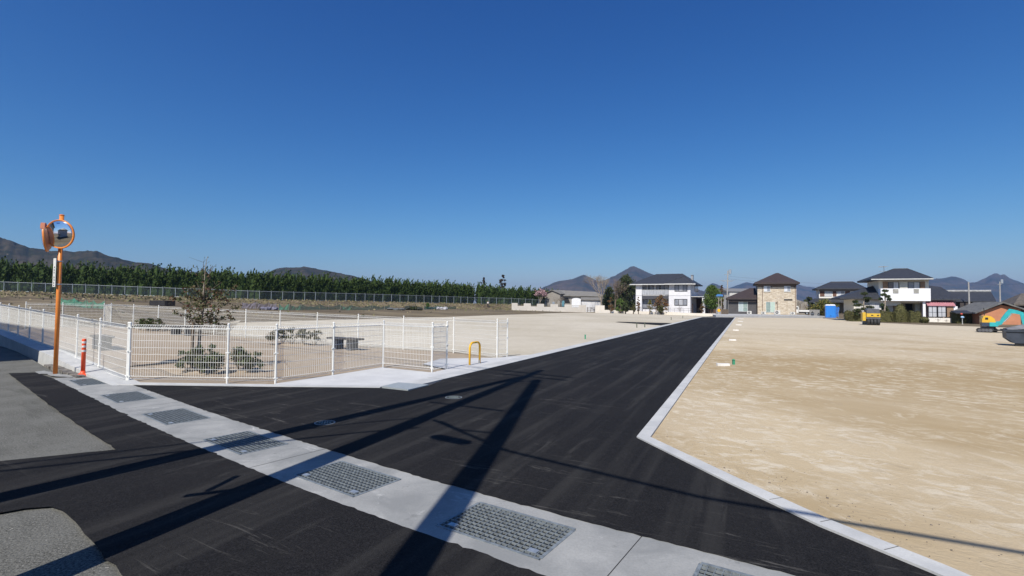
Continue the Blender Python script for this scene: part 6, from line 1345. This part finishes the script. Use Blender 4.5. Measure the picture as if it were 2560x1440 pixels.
# ------------------------------------------------------------------ person in the field
def walker():
    px, pyt, pyb = 1219.7, 750.8, 768.5; p = GT(px, pyb); H = 1.68
    e = empty('person', p, R(20), 'person in a white top and dark trousers standing in the field before the far fence', 'person')
    def skin(name, verts, edges, radii, m_, sub=2):
        me = bpy.data.meshes.new(name); me.from_pydata(verts, edges, []); o = bpy.data.objects.new(name, me); col.objects.link(o); o.parent = e; me.materials.append(m_)
        md = o.modifiers.new('skin', 'SKIN'); me.skin_vertices
        for v, r in zip(me.skin_vertices[0].data, radii): v.radius = (r, r)
        me.skin_vertices[0].data[0].use_root = True; s_ = o.modifiers.new('sub', 'SUBSURF'); s_.levels = 1; s_.render_levels = 1; return o
    V = [(0, 0, .92), (0, 0, 1.15), (0, 0, 1.38), (0, 0, 1.47), (0, -.01, 1.58), (0, -.01, 1.66), (.18, 0, 1.36), (.23, .02, 1.10), (.24, -.06, .86), (-.18, 0, 1.36), (-.23, .02, 1.10), (-.24, -.05, .86), (.09, 0, .86), (.11, -.04, .47), (.12, .02, .06), (.12, -.12, .03), (-.09, 0, .86), (-.11, .08, .47), (-.12, .16, .07), (-.12, .04, .04)]
    E_ = [(0, 1), (1, 2), (2, 3), (3, 4), (4, 5), (2, 6), (6, 7), (7, 8), (2, 9), (9, 10), (10, 11), (0, 12), (12, 13), (13, 14), (14, 15), (0, 16), (16, 17), (17, 18), (18, 19)]
    RR = [.13, .12, .12, .055, .095, .08, .055, .042, .03, .055, .042, .03, .085, .06, .042, .035, .085, .06, .042, .035]
    skin('body', V, E_, RR, mat('skin', (.45, .28, .2)))
    skin('shirt', V[0:3]+[V[6], V[7], V[9], V[10]], [(0, 1), (1, 2), (2, 3), (3, 4), (2, 5), (5, 6)], [.16, .15, .15, .075, .06, .075, .06], mat('white_shirt', (.75, .75, .75)))
    skin('trousers', [V[0], V[12], V[13], V[14], V[16], V[17], V[18]], [(0, 1), (1, 2), (2, 3), (0, 4), (4, 5), (5, 6)], [.15, .10, .08, .06, .10, .08, .06], mat('dark_trousers', (.02, .02, .03)))
    MB().blob((0, .015, 1.63), (.10, .105, .10), 10, 7, .03).build('hair', mat('dark_hair', (.015, .012, .01)), e)
walker()
# ------------------------------------------------------------------ vegetable plots in the field
NETG = bpy.data.materials.new('green_net'); NETG.use_nodes = True
def netmat(m, c, a):
    n_ = m.node_tree.nodes; l_ = m.node_tree.links; t = n_.new('ShaderNodeBsdfTransparent'); x = n_.new('ShaderNodeMixShader'); x.inputs[0].default_value = a
    l_.new(t.outputs[0], x.inputs[1]); l_.new(n_['Principled BSDF'].outputs[0], x.inputs[2]); l_.new(x.outputs[0], n_['Material Output'].inputs[0]); n_['Principled BSDF'].inputs['Base Color'].default_value = (*c, 1); n_['Principled BSDF'].inputs['Roughness'].default_value = .8
netmat(NETG, (.03, .24, .16), .6); NETP = bpy.data.materials.new('grey_net'); NETP.use_nodes = True; netmat(NETP, (.16, .15, .22), .55)
def net_run(pxs, h, m_, label, seed, sag=.25):
    rr = random.Random(seed); P = [GT(x, y) for x, y in pxs]; e = empty('garden_net', P[0], 0, label, 'net fence', 'low nets round the vegetable plots'); s = MB()
    tops = []
    for i, p in enumerate(P): MB().tube(p-Vector((0, 0, .1)), p+Vector((rr.gauss(0, .05), 0, h)), .03, .03, 5).build('stake', BARKP, e, world=True)
    for a, b in zip(P, P[1:]):
        n = 8; ring = []
        for j in range(n+1):
            t = j/n; q = a.lerp(b, t); hh = h*(1-sag*math.sin(math.pi*t)*rr.uniform(.6, 1.3)); ring.append((q+Vector((0, rr.gauss(0, .05), .02)), q+Vector((0, rr.gauss(0, .06), hh*.5)), q+Vector((0, 0, hh*.95))))
        s.add([v for r0 in ring for v in r0], [(j*3+k_, (j+1)*3+k_, (j+1)*3+k_+1, j*3+k_+1) for j in range(n) for k_ in range(2)])
    s.build('net', m_, e, world=True)
net_run([(696, 775), (722, 775.5), (753, 775.5), (800, 775), (850, 774)], .85, NETG, 'long sagging green net right of the planted tree', 1, .5)
net_run([(850, 776), (878, 776), (930, 775), (975, 774)], .8, NETG, 'green net left of the dark leafy heap', 2, .4)
net_run([(150, 762), (185, 765), (216, 770), (232, 771), (262, 773)], .9, NETG, 'green net seen through the left part of the rear fence', 3, .4)
net_run([(604, 771), (640, 772), (672, 772.5), (690, 773)], .9, NETP, 'greyish purple net right behind the planted tree', 4, .3)
net_run([(1060, 774), (1095, 773), (1140, 773)], .7, NETG, 'faint green net right of the little conifer', 5, .3)
def heap(px0, px1, pyt, pyb, m_, label, name, seed, leafy=None, cat='heap'):
    c = GT((px0+px1)/2, pyb); k = c.y/FPX; W = (px1-px0)*k; H = (pyb-pyt)*k; e = empty(name, c, 0, label, cat); rr = random.Random(seed); m = MB()
    for i in range(max(3, int(W/.8))): m.blob((-W/2+W*(i+.5)/max(3, int(W/.8)), rr.uniform(-.2, .2), H*.25), (W/5, .6, H*rr.uniform(.4, .72)), 10, 7, .22, rr)
    m.build('heap', m_, e)
    if leafy: MB().cloud((0, 0, H*.35), (W*.47, .7, H*.5), 900, .35, .12, .4, rr, .6).build('leaves', leafy, e)
heap(1012, 1056, 764, 775, mat('dark_heap', (.03, .035, .025)), 'dark leafy vegetable heap in the middle of the field', 'crop_heap', 1, DKG)
heap(968, 1012, 769, 775, mat('grey_cover', (.14, .15, .15), (.08, .09, .09)), 'low grey covered row left of the dark leafy heap', 'covered_row', 2)
heap(1091, 1118, 766, 773.5, mat('pale_cover', (.48, .47, .48), (.30, .3, .32)), 'crumpled pale plastic cover heaped in the field', 'plastic_cover', 3)
heap(1072, 1092, 766, 772.5, mat('grey_cover', (.2, .2, .2)), 'darker grey crumpled cover left of the pale one', 'plastic_cover', 4)
heap(652, 692, 767, 774, mat('purple_cover', (.22, .21, .26), (.12, .12, .16)), 'crumpled grey purple cover behind the rear fence', 'plastic_cover', 5)
b = GT(1069, 772); leafy_tree('young_conifer', 'lone little green conifer in the field', 1063, 1075, 757, 772, b.y, MDG, 77, 'conifer', 26, .25, .05, zb=b.z)
b = GT(406, 764); k = b.y/FPX; e = empty('netted_frame', b, R(-8), 'black netted box frame in the field left of the planted tree', 'net frame'); w_ = 42*k/2; h_ = 12*k
m = MB()
for x in (-w_, 0, w_):
    for y in (-.8, .8): m.tube((x, y, -.1), (x, y, h_), .03, .03, 5)
for y in (-.8, .8): m.tube((-w_, y, h_), (w_, y, h_), .025, .025, 5)
for x in (-w_, 0, w_): m.tube((x, -.8, h_), (x, .8, h_), .025, .025, 5)
m.build('frame', BARK, e); NB = bpy.data.materials.new('black_net'); NB.use_nodes = True; netmat(NB, (.02, .02, .025), .72); MB().box(-w_-.02, w_+.02, -.83, .83, 0, h_+.03).build('net', NB, e)
rr = random.Random(55)
for i, (x, yb, yt, lab) in enumerate([(317, 755, 744, 'short pale stake near the mirror pole side of the field'), (365, 766, 753, 'pale leaning stake left of the netted box frame'), (561, 762, 752, 'thin stake just right of the tree in the field'), (593, 763, 750, 'second thin stake right of the tree in the field'), (800, 770, 750, 'tall thin stake in the middle of the field'), (821, 774, 752, 'tall thin stake right of the middle one in the field'), (842, 771, 756, 'shorter stake right of the two tall ones'), (961, 775, 756, 'thin stake left of the grey covered row'), (858, 771, 755, 'short pale stake above the green net')]):
    p = GT(x, yb); q = p.y/FPX*(yb-yt); o = MB().tube((0, 0, -.1), (.12*(i == 1)*3, 0, q), .028, .022, 6).build('garden_stake', BARKP); o.location = p; tag(o, lab, 'stake', 'stakes in the vegetable field')
# dry grass tufts along the bank and lot edges
rr = random.Random(77); m = MB()
for i in range(5200):
    x = rr.uniform(-110, 12); y0 = interp(x, FENCE); r = rr.random()
    y = y0-rr.uniform(.3, 7.) if r < .8 else (rr.uniform(40, 110) if r < .9 else y0-rr.uniform(7, 25))
    if y > y0 or (x > -.9*y*1.02 and x > -2 and y < 60) or y < 30: continue
    if x > -22+(y-38)*.35 and y < 125 and r >= .5 and y < 40+(x+22)*1.98: continue
    z = T(x, y); a = rr.uniform(0, 3.14); d = Vector((rr.gauss(0, .25), rr.gauss(0, .25), 1)); h = rr.uniform(.12, .32)
    m.leaf((x, y, z+h*.4), h, rr.uniform(.15, .5), d, rr)
tag(m.build('dry_grass', leafmat('dry_grass_blades', [(.26, .21, .12), (.18, .15, .08), (.12, .13, .05), (.33, .27, .16)])), 'dry grass tufts on the bank and in the fields', 'grass', kind='stuff')

# ------------------------------------------------------------------ haze
hz = MB().box(-6900, 6900, -3500, 7200, -6, 300).build('haze', None); hz['kind'] = 'stuff'; hz['label'] = 'thin pale blue air haze over the whole view'; hz['category'] = 'haze'
hm = bpy.data.materials.new('haze'); hm.use_nodes = True; hn = hm.node_tree.nodes; hn.clear(); ho = hn.new('ShaderNodeOutputMaterial'); pv = hn.new('ShaderNodeVolumePrincipled')
pv.inputs['Color'].default_value = (.38, .62, 1, 1); pv.inputs['Density'].default_value = .00015; pv.inputs['Anisotropy'].default_value = .2
hm.node_tree.links.new(pv.outputs[0], ho.inputs['Volume']); hz.data.materials.append(hm)
